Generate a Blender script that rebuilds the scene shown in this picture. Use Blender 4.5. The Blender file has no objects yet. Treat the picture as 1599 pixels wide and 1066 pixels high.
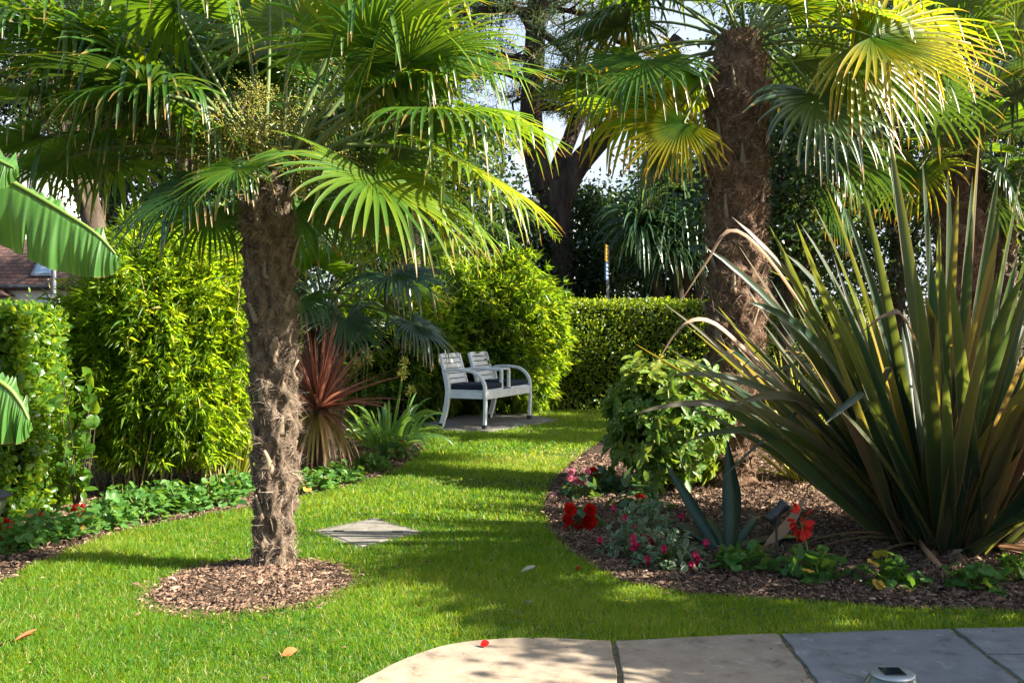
import bpy, math, random
import numpy as np
from mathutils import Vector
SC = bpy.context.scene
COL = SC.collection
PI = math.pi
R_ = math.radians

# ------------------------------------------------------------------ camera, sky, sun, exposure
CAM_H = 1.17
FPX = 1554.0
HOR = 512.0
cam_d = bpy.data.cameras.new('camera')
cam = bpy.data.objects.new('camera', cam_d); COL.objects.link(cam)
cam.location = (0, 0, CAM_H); cam.rotation_euler = (R_(90), 0, 0)
cam_d.sensor_width = 36.0; cam_d.lens = 36.0 * FPX / 1599.0
cam_d.shift_y = (HOR - 533.0) / 1599.0
cam_d.clip_start = 0.05; cam_d.clip_end = 600
SC.camera = cam

SUN_AZ, SUN_EL = -14.0, 33.0            # degrees from +X towards +Y, degrees above the horizon
w = bpy.data.worlds.new('World'); SC.world = w; w.use_nodes = True
wn = w.node_tree.nodes; wl = w.node_tree.links
sky = wn.new('ShaderNodeTexSky'); sky.sky_type = 'NISHITA'; sky.sun_disc = False
sky.sun_elevation = R_(SUN_EL); sky.sun_rotation = R_(90 - SUN_AZ)
sky.air_density = 1.0; sky.dust_density = 2.0; sky.ozone_density = 1.0
bg = wn['Background']; bg.inputs['Strength'].default_value = 0.066
# added bright cloud bank that whitens the low northern sky
tcw = wn.new('ShaderNodeTexCoord'); sx = wn.new('ShaderNodeSeparateXYZ'); wl.new(tcw.outputs['Generated'], sx.inputs[0])
m1 = wn.new('ShaderNodeMapRange'); m1.interpolation_type = 'SMOOTHSTEP'; wl.new(sx.outputs['Y'], m1.inputs[0]); m1.inputs[1].default_value = .25; m1.inputs[2].default_value = .8
m2 = wn.new('ShaderNodeMapRange'); m2.interpolation_type = 'SMOOTHSTEP'; wl.new(sx.outputs['Z'], m2.inputs[0]); m2.inputs[1].default_value = .62; m2.inputs[2].default_value = .18
nw = wn.new('ShaderNodeTexNoise'); nw.inputs['Scale'].default_value = 3.2; nw.inputs['Detail'].default_value = 7; wl.new(tcw.outputs['Generated'], nw.inputs['Vector'])
m3 = wn.new('ShaderNodeMapRange'); wl.new(nw.outputs['Fac'], m3.inputs[0]); m3.inputs[1].default_value = .36; m3.inputs[2].default_value = .56; m3.inputs[3].default_value = .25; m3.inputs[4].default_value = 1.0
p1 = wn.new('ShaderNodeMath'); p1.operation = 'MULTIPLY'; wl.new(m1.outputs[0], p1.inputs[0]); wl.new(m2.outputs[0], p1.inputs[1])
p2 = wn.new('ShaderNodeMath'); p2.operation = 'MULTIPLY'; wl.new(p1.outputs[0], p2.inputs[0]); wl.new(m3.outputs[0], p2.inputs[1])
mxw = wn.new('ShaderNodeMix'); mxw.data_type = 'RGBA'; wl.new(p2.outputs[0], mxw.inputs[0]); wl.new(sky.outputs['Color'], mxw.inputs[6]); mxw.inputs[7].default_value = (3.5, 3.8, 4.3, 1)
wl.new(mxw.outputs[2], bg.inputs['Color'])
sd = bpy.data.lights.new('sun', 'SUN'); sd.energy = 5.0; sd.angle = R_(0.5); sd.color = (1.0, 0.93, 0.80)
sun = bpy.data.objects.new('sun', sd); COL.objects.link(sun)
sv = Vector((math.cos(R_(SUN_EL)) * math.cos(R_(SUN_AZ)), math.cos(R_(SUN_EL)) * math.sin(R_(SUN_AZ)), math.sin(R_(SUN_EL))))
sun.rotation_euler = sv.to_track_quat('Z', 'Y').to_euler(); sun.location = sv * 30
SC.view_settings.view_transform = 'Standard'; SC.view_settings.look = 'None'
SC.view_settings.exposure = 2.2; SC.view_settings.gamma = 1.0

# ------------------------------------------------------------------ helpers
def W(px, py, d):
    return np.array([(px - 799.5) / FPX * d, d, CAM_H - (py - HOR) / FPX * d])
def G(px, py, z=0.0):
    d = FPX * (CAM_H - z) / (py - HOR)
    return np.array([(px - 799.5) / FPX * d, d, z])
def nz(v):
    v = np.asarray(v, float)
    return v / np.maximum(np.linalg.norm(v, axis=-1, keepdims=True), 1e-9)
UP = np.array([0, 0, 1.0])

class MB:
    """collects vertices and faces with three per-vertex attributes and makes ONE mesh object"""
    def __init__(s): s.v = []; s.f = {}; s.r = []; s.t = []; s.u = []; s.n = 0
    def add(s, v, faces, rnd=0.5, t=0.5, u=0.0, mat=0):
        v = np.asarray(v, float).reshape(-1, 3); k = len(v)
        s.v.append(v)
        for src, dst in ((rnd, s.r), (t, s.t), (u, s.u)):
            dst.append(np.broadcast_to(np.asarray(src, float).reshape(-1) if np.ndim(src) else src, (k,)).astype(np.float32))
        for fa in (faces if isinstance(faces, (list, tuple)) else [faces]):
            fa = np.asarray(fa, np.int64)
            s.f.setdefault((fa.shape[1], mat), []).append(fa + s.n)
        s.n += k
    def build(s, name, mats, parent=None, smooth=True, bevel=0.0):
        me = bpy.data.meshes.new(name)
        v = np.concatenate(s.v).astype(np.float32)
        me.vertices.add(len(v)); me.vertices.foreach_set('co', v.ravel())
        loops = []; starts = []; mi = []; off = 0
        for (k, m), L in s.f.items():
            fa = np.concatenate(L); loops.append(fa.ravel())
            starts.append(off + np.arange(len(fa)) * k); off += fa.size
            mi.append(np.full(len(fa), m, np.int32))
        loops = np.concatenate(loops).astype(np.int32); starts = np.concatenate(starts).astype(np.int32); mi = np.concatenate(mi)
        me.loops.add(len(loops)); me.loops.foreach_set('vertex_index', loops)
        me.polygons.add(len(starts)); me.polygons.foreach_set('loop_start', starts)
        me.polygons.foreach_set('material_index', mi)
        me.polygons.foreach_set('use_smooth', np.full(len(starts), smooth, bool))
        for nm, dat in (('rnd', s.r), ('t', s.t), ('u', s.u)):
            a = me.attributes.new(nm, 'FLOAT', 'POINT'); a.data.foreach_set('value', np.concatenate(dat))
        me.update(calc_edges=True); me.validate()
        for m in (mats if isinstance(mats, (list, tuple)) else [mats]): me.materials.append(m)
        o = bpy.data.objects.new(name, me); COL.objects.link(o)
        if parent is not None:
            o.parent = parent
            o.location = -parent.location if parent.rotation_euler.z == 0 else (0, 0, 0)
        if bevel:
            b = o.modifiers.new('bevel', 'BEVEL'); b.width = bevel; b.segments = 2; b.limit_method = 'ANGLE'
        return o

def tag(o, label=None, cat=None, group=None, kind=None):
    if label: o['label'] = label
    if cat: o['category'] = cat
    if group: o['group'] = group
    if kind: o['kind'] = kind
    return o
def thing(name, label, cat, loc=(0, 0, 0), group=None, rz=0.0):
    o = bpy.data.objects.new(name, None); COL.objects.link(o); o.empty_display_size = 0.1
    o.location = [float(x) for x in loc]; o.rotation_euler = (0, 0, rz)
    return tag(o, label, cat, group)

def march(p0, d0, L, S, grav, sharp=None):
    """grow N strips of S stations; grav bends them down; sharp = (station index per strip, strength)"""
    N = len(p0); P = np.zeros((N, S, 3)); D = np.zeros((N, S, 3))
    p = np.array(p0, float); d = nz(d0); st = (np.asarray(L, float) / (S - 1))[:, None]
    g = np.broadcast_to(np.asarray(grav, float), (N, S))
    for k in range(S):
        P[:, k] = p; D[:, k] = d
        gk = g[:, k].copy()
        if sharp is not None: gk = gk + np.where(sharp[0] == k, sharp[1], 0)
        d = nz(d + gk[:, None] * np.array([0, 0, -1.0]))
        p = p + d * st
    return P, D

def strips(mb, P, D, side, wd, fold=0.25, rnd=0.5, mat=0, nrm_sign=1.0, flat=False):
    """3 vertices across (or 2 if flat) at each station"""
    N, S, _ = P.shape
    side = np.broadcast_to(side[:, None, :] if side.ndim == 2 else side, P.shape)
    side = nz(side - (side * D).sum(-1, keepdims=True) * D)
    nr = np.cross(side, D) * nrm_sign
    wd = np.broadcast_to(wd, (N, S))[..., None]
    tt = np.broadcast_to(np.linspace(0, 1, S)[None, :], (N, S))
    rn = np.broadcast_to(np.asarray(rnd, float).reshape(-1, 1), (N, S))
    if flat:
        V = np.stack([P - side * wd, P + side * wd], 2); K = 2; us = [-1, 1]
    else:
        V = np.stack([P - side * wd + nr * wd * fold, P, P + side * wd + nr * wd * fold], 2); K = 3; us = [-1, 0, 1]
    idx = np.arange(N * S * K).reshape(N, S, K)
    q = np.stack([idx[:, :-1, :-1], idx[:, :-1, 1:], idx[:, 1:, 1:], idx[:, 1:, :-1]], -1).reshape(-1, 4)
    mb.add(V.reshape(-1, 3), q, np.repeat(rn[..., None], K, 2).ravel(), np.repeat(tt[..., None], K, 2).ravel(),
           np.broadcast_to(np.array(us, float), (N, S, K)).ravel(), mat)

def tube(mb, path, rad, n=8, mat=0, rnd=0.5, cap=True):
    path = np.asarray(path, float); S = len(path); rad = np.broadcast_to(rad, (S,))
    T = nz(np.gradient(path, axis=0))
    ref = np.array([0.31, 0.95, 0.05]) if abs(T[0][2]) > .5 else UP
    a = nz(np.cross(T, ref)); b = np.cross(T, a)
    th = np.linspace(0, 2 * PI, n, endpoint=False)
    V = path[:, None] + (a[:, None] * np.cos(th)[None, :, None] + b[:, None] * np.sin(th)[None, :, None]) * rad[:, None, None]
    i = np.arange(S * n).reshape(S, n); j = np.roll(i, -1, 1)
    q = np.stack([i[:-1], i[1:], j[1:], j[:-1]], -1).reshape(-1, 4)
    fs = [q]
    tt = np.repeat(np.linspace(0, 1, S), n)
    mb.add(V.reshape(-1, 3), fs, rnd, tt, 0.0, mat)
    if cap:
        for k in (0, S - 1):
            mb.add(V[k], np.arange(n)[None, ::(1 if k == 0 else -1)], rnd, tt[k * n], 0, mat)

def bez(a, b, c, n=10):
    t = np.linspace(0, 1, n)[:, None]
    return (1 - t) ** 2 * a + 2 * t * (1 - t) * b + t * t * c
def spline(pts, n=24):
    pts = np.asarray(pts, float); m = len(pts)
    P = np.vstack([2 * pts[0] - pts[1], pts, 2 * pts[-1] - pts[-2]])
    out = []
    for x in np.linspace(0, m - 1 - 1e-6, n):
        i = int(x); f = x - i; p0, p1, p2, p3 = P[i:i + 4]
        out.append(.5 * (2 * p1 + (p2 - p0) * f + (2 * p0 - 5 * p1 + 4 * p2 - p3) * f * f + (3 * p1 - p0 - 3 * p2 + p3) * f ** 3))
    return np.array(out)

def box(mb, c, size, ax=None, mat=0, rnd=0.5):
    c = np.asarray(c, float); h = np.asarray(size, float) / 2
    ax = np.eye(3) if ax is None else np.asarray(ax, float)
    s = np.array([[-1, -1, -1], [1, -1, -1], [1, 1, -1], [-1, 1, -1], [-1, -1, 1], [1, -1, 1], [1, 1, 1], [-1, 1, 1]], float) * h
    f = np.array([[0, 3, 2, 1], [4, 5, 6, 7], [0, 1, 5, 4], [1, 2, 6, 5], [2, 3, 7, 6], [3, 0, 4, 7]])
    mb.add(c + s @ ax, f, rnd, 0.5, 0, mat)

def sweep_rect(mb, path, wvec, hw, hh, mat=0):
    """rectangle swept along a planar path; wvec is the constant width direction"""
    path = np.asarray(path, float); S = len(path); T = nz(np.gradient(path, axis=0))
    wv = np.broadcast_to(nz(wvec), T.shape); nr = nz(np.cross(T, wv))
    hh = np.broadcast_to(hh, (S,))[:, None]
    V = np.stack([path - wv * hw - nr * hh, path + wv * hw - nr * hh, path + wv * hw + nr * hh, path - wv * hw + nr * hh], 1)
    i = np.arange(S * 4).reshape(S, 4); j = np.roll(i, -1, 1)
    q = np.stack([i[:-1], j[:-1], j[1:], i[1:]], -1).reshape(-1, 4)
    mb.add(V.reshape(-1, 3), [q, np.array([[0, 3, 2, 1]]), np.array([[(S - 1) * 4, (S - 1) * 4 + 1, (S - 1) * 4 + 2, (S - 1) * 4 + 3]])], .5, .5, 0, mat)

def extrude_poly(mb, pts, z0, z1, mat=0, rnd=.5):
    pts = np.asarray(pts, float); n = len(pts)
    lo = np.c_[pts, np.full(n, z0)]; hi = np.c_[pts, np.full(n, z1)]
    i = np.arange(n); j = (i + 1) % n
    mb.add(np.vstack([lo, hi]), [np.stack([i, j, j + n, i + n], -1), (np.arange(n) + n)[None]], rnd, .5, 0, mat)

# leaf templates: local x across, y along (0..1), z up
def leaf_tmpl(kind):
    if kind == 'lance2':      # two triangles folded on the midrib
        v = np.array([[0, 0, 0], [-.5, .38, .10], [.5, .38, .10], [0, 1, -.12]], float)
        f = [np.array([[0, 3, 1], [0, 2, 3]])]
    elif kind == 'oval':      # eight faces, rounded outline
        v = np.array([[0, 0, 0], [-.36, .22, .06], [0, .25, 0], [.36, .22, .06], [-.5, .52, .07], [0, .55, -.02], [.5, .52, .07], [-.3, .82, .0], [0, .82, -.07], [.3, .82, .0], [0, 1, -.14]], float)
        f = [np.array([[1, 4, 5, 2], [2, 5, 6, 3], [4, 7, 8, 5], [5, 8, 9, 6]]), np.array([[0, 1, 2], [0, 2, 3], [7, 10, 8], [8, 10, 9]])]
    elif kind == 'round':     # scalloped round blade (geranium), attached at centre
        th = np.linspace(0, 2 * PI, 14, endpoint=False) - PI / 2
        rr = np.where(np.arange(14) % 2 == 0, .5, .44); rr[0] = .16
        v = np.vstack([[0, .5, -.06], np.c_[np.cos(th) * rr, .5 + np.sin(th) * rr, .06 * np.sin(3 * th) + .03]])
        i = np.arange(14) + 1
        f = [np.stack([np.zeros(14, int), i, np.roll(i, -1)], -1)]
    elif kind == 'petal':
        v = np.array([[0, 0, 0], [-.4, .45, .05], [0, .5, -.08], [.4, .45, .05], [-.38, .85, .15], [0, 1, .1], [.38, .85, .15]], float)
        f = [np.array([[1, 4, 5, 2], [2, 5, 6, 3]]), np.array([[0, 1, 2], [0, 2, 3]])]
    elif kind == 'chip':
        v = np.array([[-.5, 0, 0], [.5, .05, .05], [.35, 1, 0], [-.4, .93, .12], [-.05, .5, .28]], float)
        f = [np.array([[0, 1, 4], [1, 2, 4], [2, 3, 4], [3, 0, 4]])]
    elif kind == 'bead':
        v = np.array([[.5, 0, 0], [-.5, 0, 0], [0, .5, 0], [0, -.5, 0], [0, 0, .5], [0, 0, -.5]], float)
        f = [np.array([[0, 2, 4], [2, 1, 4], [1, 3, 4], [3, 0, 4], [2, 0, 5], [1, 2, 5], [3, 1, 5], [0, 3, 5]])]
    return v, f
TM = {k: leaf_tmpl(k) for k in ('lance2', 'oval', 'round', 'petal', 'chip', 'bead')}

def scatter(mb, kind, pos, dr, nr, ln, wd, rnd, mat=0):
    v, fs = TM[kind]; pos = np.asarray(pos, float); N = len(pos)
    dr = nz(dr); nr = nz(nr - (nr * dr).sum(-1, keepdims=True) * dr); sd_ = np.cross(dr, nr)
    ln = np.broadcast_to(ln, (N,))[:, None, None]; wd = np.broadcast_to(wd, (N,))[:, None, None]
    V = pos[:, None] + sd_[:, None] * v[None, :, :1] * wd + dr[:, None] * v[None, :, 1:2] * ln + nr[:, None] * v[None, :, 2:] * ln
    k = len(v); off = (np.arange(N) * k)[:, None, None]
    mb.add(V.reshape(-1, 3), [(f[None] + off).reshape(-1, f.shape[1]) for f in fs],
           np.repeat(np.broadcast_to(rnd, (N,)), k), np.tile(v[:, 1], N), np.tile(v[:, 0] * 2, N), mat)

def rdir(rng, n):
    return nz(rng.normal(size=(n, 3)))

# ------------------------------------------------------------------ materials
def newmat(name):
    m = bpy.data.materials.new(name); m.use_nodes = True
    nt = m.node_tree; nt.nodes.clear()
    return m, nt, nt.nodes, nt.links
def ramp_node(nodes, stops, interp='LINEAR'):
    r = nodes.new('ShaderNodeValToRGB'); r.color_ramp.interpolation = interp
    e = r.color_ramp.elements
    while len(e) < len(stops): e.new(0.5)
    for el, (p, c) in zip(e, stops): el.position = p; el.color = (*c, 1)
    return r
def attr(nodes, n):
    a = nodes.new('ShaderNodeAttribute'); a.attribute_name = n; a.attribute_type = 'GEOMETRY'
    return a.outputs['Fac']
def mixc(nt, fac, a, b, mode='MIX'):
    m = nt.nodes.new('ShaderNodeMix'); m.data_type = 'RGBA'; m.blend_type = mode
    for s, x in ((m.inputs[0], fac), (m.inputs[6], a), (m.inputs[7], b)):
        if hasattr(x, 'is_linked'): nt.links.new(x, s)
        elif isinstance(x, (int, float)): s.default_value = x
        else: s.default_value = (*x, 1)
    return m.outputs[2]
def math_n(nt, op, a, b=0.0, clamp=False):
    m = nt.nodes.new('ShaderNodeMath'); m.operation = op; m.use_clamp = clamp
    for s, x in zip(m.inputs, (a, b)):
        if hasattr(x, 'is_linked'): nt.links.new(x, s)
        else: s.default_value = x
    return m.outputs[0]
def noise(nt, scale, detail=3, rough=.5, vec=None, stretch=None):
    n = nt.nodes.new('ShaderNodeTexNoise'); n.inputs['Scale'].default_value = scale
    n.inputs['Detail'].default_value = detail; n.inputs['Roughness'].default_value = rough
    tc = nt.nodes.new('ShaderNodeTexCoord'); o = tc.outputs['Object']
    if stretch:
        mp = nt.nodes.new('ShaderNodeMapping'); mp.inputs['Scale'].default_value = stretch
        nt.links.new(o, mp.inputs['Vector']); o = mp.outputs[0]
    nt.links.new(o, n.inputs['Vector'])
    return n.outputs['Fac']

def leaf_mat(name, stops, trans, tfac=.4, tip=None, tip_at=.86, edge=None, edge_at=.8, stripe=None, rough=.38, spec=.5, blotch=None, rib=None, hub=None):
    m, nt, nd, lk = newmat(name)
    rp = ramp_node(nd, stops); lk.new(attr(nd, 'rnd'), rp.inputs[0]); c = rp.outputs[0]
    tr = ramp_node(nd, trans); lk.new(attr(nd, 'rnd'), tr.inputs[0]); tc = tr.outputs[0]
    nf = noise(nt, 9.0, 2)
    c = mixc(nt, .5, c, mixc(nt, nf, (.6, .62, .55), (1.35, 1.3, 1.3)), 'MULTIPLY')
    if stripe:
        s = math_n(nt, 'GREATER_THAN', math_n(nt, 'ABSOLUTE', attr(nd, 'u')), .45)
        c = mixc(nt, math_n(nt, 'MULTIPLY', s, .85), c, stripe[0]); tc = mixc(nt, s, tc, stripe[1])
    if edge:
        s = nd.new('ShaderNodeMapRange'); lk.new(math_n(nt, 'ABSOLUTE', attr(nd, 'u')), s.inputs[0])
        s.inputs[1].default_value = edge_at; s.inputs[2].default_value = min(1.0, edge_at + .12)
        c = mixc(nt, s.outputs[0], c, edge); tc = mixc(nt, s.outputs[0], tc, edge)
    if rib:
        s = nd.new('ShaderNodeMapRange'); lk.new(math_n(nt, 'ABSOLUTE', attr(nd, 'u')), s.inputs[0])
        s.inputs[1].default_value = .16; s.inputs[2].default_value = .02
        c = mixc(nt, s.outputs[0], c, rib)
    if blotch:
        b = ramp_node(nd, [(.56, (0, 0, 0)), (.62, (1, 1, 1))]); lk.new(noise(nt, 70, 2), b.inputs[0])
        c = mixc(nt, b.outputs[0], c, blotch); tc = mixc(nt, b.outputs[0], tc, blotch)
    if hub:
        s = nd.new('ShaderNodeMapRange'); lk.new(math_n(nt, 'ADD', attr(nd, 't'), math_n(nt, 'MULTIPLY', math_n(nt, 'SUBTRACT', noise(nt, 7, 2), .5), .5)), s.inputs[0])
        s.inputs[1].default_value = .15; s.inputs[2].default_value = .72
        c = mixc(nt, s.outputs[0], hub[0], c); tc = mixc(nt, s.outputs[0], hub[1], tc)
    if tip:
        s = nd.new('ShaderNodeMapRange')
        lk.new(math_n(nt, 'ADD', attr(nd, 't'), math_n(nt, 'MULTIPLY', math_n(nt, 'SUBTRACT', noise(nt, 11, 2), .5), .62)), s.inputs[0])
        s.inputs[1].default_value = tip_at; s.inputs[2].default_value = tip_at + .13
        c = mixc(nt, s.outputs[0], c, tip[0]); tc = mixc(nt, s.outputs[0], tc, tip[1])
    p = nd.new('ShaderNodeBsdfPrincipled'); lk.new(c, p.inputs['Base Color'])
    p.inputs['Roughness'].default_value = rough; p.inputs['Specular IOR Level'].default_value = spec
    t = nd.new('ShaderNodeBsdfTranslucent'); lk.new(tc, t.inputs['Color'])
    mx = nd.new('ShaderNodeMixShader'); mx.inputs[0].default_value = tfac
    lk.new(p.outputs[0], mx.inputs[1]); lk.new(t.outputs[0], mx.inputs[2])
    o = nd.new('ShaderNodeOutputMaterial'); lk.new(mx.outputs[0], o.inputs[0])
    return m

def solid_mat(name, stops, rough=.8, spec=.3, nscale=12, detail=6, bump=.3, bdist=.01, stretch=None, use_rnd=0.0, metallic=0.0):
    m, nt, nd, lk = newmat(name)
    nf = noise(nt, nscale, detail, .6, stretch=stretch)
    if use_rnd: nf = math_n(nt, 'ADD', math_n(nt, 'MULTIPLY', nf, 1 - use_rnd), math_n(nt, 'MULTIPLY', attr(nd, 'rnd'), use_rnd))
    rp = ramp_node(nd, stops); lk.new(nf, rp.inputs[0])
    p = nd.new('ShaderNodeBsdfPrincipled'); lk.new(rp.outputs[0], p.inputs['Base Color'])
    p.inputs['Roughness'].default_value = rough; p.inputs['Specular IOR Level'].default_value = spec
    p.inputs['Metallic'].default_value = metallic
    if bump:
        b = nd.new('ShaderNodeBump'); b.inputs['Strength'].default_value = bump; b.inputs['Distance'].default_value = bdist
        lk.new(noise(nt, nscale * 2.2, detail, .6, stretch=stretch), b.inputs['Height']); lk.new(b.outputs[0], p.inputs['Normal'])
    o = nd.new('ShaderNodeOutputMaterial'); lk.new(p.outputs[0], o.inputs[0])
    return m

M = {}
M['soil'] = solid_mat('soil', [(.3, (.03, .02, .014)), (.7, (.085, .058, .04))], .95, .1, 30, 8, .8, .03)
M['turf'] = solid_mat('turf', [(.3, (.035, .055, .012)), (.7, (.09, .11, .03))], .95, .1, 25, 8, .6, .02)
M['chip'] = solid_mat('wood_chip', [(.1, (.045, .028, .020)), (.5, (.15, .092, .062)), (.82, (.32, .22, .155)), (1, (.48, .38, .29))], .9, .15, 40, 2, 0, use_rnd=.85)
M['grass'] = leaf_mat('grass_blade', [(0, (.022, .092, .008)), (.45, (.054, .155, .010)), (.85, (.150, .235, .018)), (1, (.40, .33, .15))],
                      [(0, (.24, .48, .01)), (.6, (.58, .66, .02)), (1, (.72, .62, .14))], .42, rough=.5, spec=.25)
M['palm'] = leaf_mat('fan_palm_leaf', [(0, (.014, .050, .010)), (.5, (.032, .090, .012)), (1, (.100, .160, .012))],
                     [(0, (.07, .20, .01)), (.55, (.24, .40, .012)), (1, (.60, .60, .015))], .34,
                     tip=((.22, .14, .04), (.52, .32, .03)), tip_at=.86, rough=.32, spec=.5)
M['palm_yellow'] = leaf_mat('yellowing_fan_palm_leaf', [(0, (.05, .10, .008)), (.5, (.16, .17, .006)), (1, (.32, .25, .006))],
                     [(0, (.35, .44, .01)), (.6, (.72, .60, .008)), (1, (.86, .62, .008))], .50,
                     tip=((.34, .18, .03), (.75, .42, .02)), tip_at=.80, rough=.34, spec=.4, hub=((.035, .085, .010), (.22, .40, .01)))
M['palm_shaded'] = leaf_mat('shaded_fan_palm_leaf', [(0, (.014, .042, .016)), (.5, (.026, .070, .020)), (1, (.05, .10, .02))],  # older leaf tone, with shade on the lower fronds put into the colour
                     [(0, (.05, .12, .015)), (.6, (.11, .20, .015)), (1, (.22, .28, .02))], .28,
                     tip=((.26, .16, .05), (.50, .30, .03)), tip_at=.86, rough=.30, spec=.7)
M['petiole'] = solid_mat('petiole', [(.3, (.05, .09, .02)), (.7, (.12, .15, .04))], .45, .4, 8, 2, 0)
M['fibre'] = solid_mat('palm_fibre', [(.25, (.036, .026, .019)), (.5, (.135, .098, .070)), (.8, (.29, .22, .16))], .95, .1, 26, 8, 1.0, .03, stretch=(1, 1, .45))
M['hair'] = solid_mat('palm_hair', [(0, (.06, .042, .030)), (.5, (.22, .165, .118)), (1, (.48, .39, .30))], .8, .2, 20, 2, 0, use_rnd=.9)
M['fibre_warm'] = solid_mat('reddish_palm_fibre', [(.25, (.035, .020, .013)), (.5, (.125, .075, .048)), (.8, (.27, .18, .12))], .95, .1, 26, 8, 1.0, .03, stretch=(1, 1, .45))
M['hair_warm'] = solid_mat('reddish_palm_hair', [(0, (.07, .04, .026)), (.5, (.26, .165, .108)), (1, (.5, .37, .26))], .8, .2, 20, 2, 0, use_rnd=.9)
M['stub'] = solid_mat('leaf_base', [(.2, (.08, .058, .04)), (.75, (.29, .225, .155))], .7, .3, 18, 4, .4, .004, stretch=(1, 1, .2))
M['fruit'] = solid_mat('palm_fruit', [(0, (.08, .10, .012)), (.6, (.17, .165, .018)), (1, (.32, .24, .03))], .5, .4, 20, 1, 0, use_rnd=.9)
M['bamboo'] = leaf_mat('bamboo_leaf', [(0, (.036, .100, .010)), (.5, (.080, .165, .012)), (.9, (.17, .23, .016)), (1, (.34, .28, .10))],
                       [(0, (.26, .46, .01)), (.6, (.50, .66, .015)), (1, (.74, .72, .03))], .50, rough=.42, spec=.4)
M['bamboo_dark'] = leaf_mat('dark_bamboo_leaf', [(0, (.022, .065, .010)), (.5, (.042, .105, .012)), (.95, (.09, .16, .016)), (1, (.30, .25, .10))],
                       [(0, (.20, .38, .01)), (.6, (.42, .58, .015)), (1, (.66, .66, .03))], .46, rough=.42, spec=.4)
M['culm'] = solid_mat('bamboo_culm', [(.3, (.10, .09, .03)), (.7, (.26, .21, .08))], .5, .4, 10, 2, 0, use_rnd=.5)
M['laurel'] = leaf_mat('laurel_leaf', [(0, (.030, .090, .010)), (.5, (.055, .140, .016)), (1, (.13, .20, .02))],
                       [(0, (.28, .48, .02)), (.6, (.48, .62, .03)), (1, (.68, .70, .04))], .42, rough=.28, spec=.6)
M['hedge'] = leaf_mat('hedge_leaf', [(0, (.036, .092, .010)), (.5, (.078, .150, .014)), (.93, (.15, .21, .018)), (1, (.26, .17, .05))],
                      [(0, (.30, .48, .02)), (.6, (.58, .68, .03)), (1, (.78, .70, .04))], .42, rough=.38, spec=.5)
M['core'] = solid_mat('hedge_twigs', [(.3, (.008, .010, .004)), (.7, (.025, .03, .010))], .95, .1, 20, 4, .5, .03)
M['dark'] = leaf_mat('evergreen_leaf', [(0, (.012, .034, .014)), (.6, (.024, .058, .020)), (1, (.05, .09, .024))],
                     [(0, (.07, .16, .03)), (1, (.20, .30, .04))], .28, rough=.36, spec=.5)
M['oak'] = leaf_mat('oak_leaf', [(0, (.014, .036, .014)), (.6, (.030, .062, .022)), (1, (.06, .10, .03))],
                    [(0, (.06, .14, .03)), (1, (.18, .26, .04))], .25, rough=.36, spec=.6)
M['needle'] = leaf_mat('pine_needle', [(0, (.016, .040, .016)), (.6, (.035, .070, .022)), (.9, (.07, .11, .03)), (1, (.20, .10, .03))],
                       [(0, (.06, .14, .03)), (1, (.24, .28, .06))], .25, rough=.5, spec=.4)
M['bark'] = solid_mat('pine_bark', [(.3, (.025, .018, .014)), (.6, (.075, .055, .045)), (.85, (.16, .11, .085))], .95, .1, 6, 8, 1.0, .05, stretch=(1.6, 1.6, .35))
M['bark2'] = solid_mat('brown_bark', [(.3, (.03, .022, .016)), (.7, (.10, .078, .055))], .95, .1, 9, 8, .8, .02, stretch=(1, 1, .4))
M['phormium'] = leaf_mat('flax_leaf', [(0, (.016, .048, .030)), (.5, (.034, .066, .034)), (.70, (.074, .066, .040)), (.88, (.14, .085, .056)), (1, (.34, .18, .13))],
                         [(0, (.09, .20, .04)), (.5, (.34, .36, .03)), (.75, (.60, .44, .05)), (1, (.8, .40, .14))], .26,
                         edge=(.36, .22, .12), edge_at=.88, rough=.40, spec=.5)
M['flax_yellow'] = leaf_mat('yellow_flax_leaf', [(0, (.03, .06, .02)), (1, (.07, .10, .025))], [(0, (.2, .34, .03)), (1, (.4, .5, .03))], .38,
                            stripe=((.42, .38, .10), (.80, .68, .08)), rough=.34, spec=.5)
M['flax_dead'] = leaf_mat('dry_flax_leaf', [(0, (.20, .13, .08)), (1, (.42, .28, .19))], [(0, (.4, .22, .10)), (1, (.6, .36, .2))], .25, rough=.6, spec=.3)
M['cord_red'] = leaf_mat('red_cordyline_leaf', [(0, (.09, .035, .032)), (.5, (.19, .065, .056)), (1, (.36, .17, .14))],
                         [(0, (.32, .08, .05)), (1, (.62, .24, .12))], .3, edge=(.30, .11, .08), edge_at=.8, rough=.36, spec=.5)
M['cord_old'] = leaf_mat('old_cordyline_leaf', [(0, (.10, .07, .025)), (.5, (.20, .15, .05)), (1, (.38, .28, .12))],
                         [(0, (.40, .18, .04)), (.5, (.55, .40, .06)), (1, (.7, .52, .12))], .32, tip=((.26, .13, .06), (.5, .22, .06)), tip_at=.7, rough=.4, spec=.5)
M['cord_green'] = leaf_mat('green_cordyline_leaf', [(0, (.020, .060, .028)), (.7, (.045, .10, .045)), (1, (.10, .15, .05))],
                           [(0, (.10, .24, .05)), (1, (.26, .38, .06))], .28, rough=.32, spec=.6)
M['strap'] = leaf_mat('strap_leaf', [(0, (.045, .12, .025)), (1, (.10, .20, .04))], [(0, (.24, .46, .04)), (1, (.46, .62, .08))], .35, rough=.30, spec=.6)
M['aucuba'] = leaf_mat('spotted_laurel_leaf', [(0, (.022, .080, .016)), (.5, (.050, .130, .018)), (1, (.20, .24, .03))],
                       [(0, (.16, .36, .02)), (1, (.5, .58, .04))], .32, blotch=(.34, .34, .07), rough=.42, spec=.25)
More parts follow.
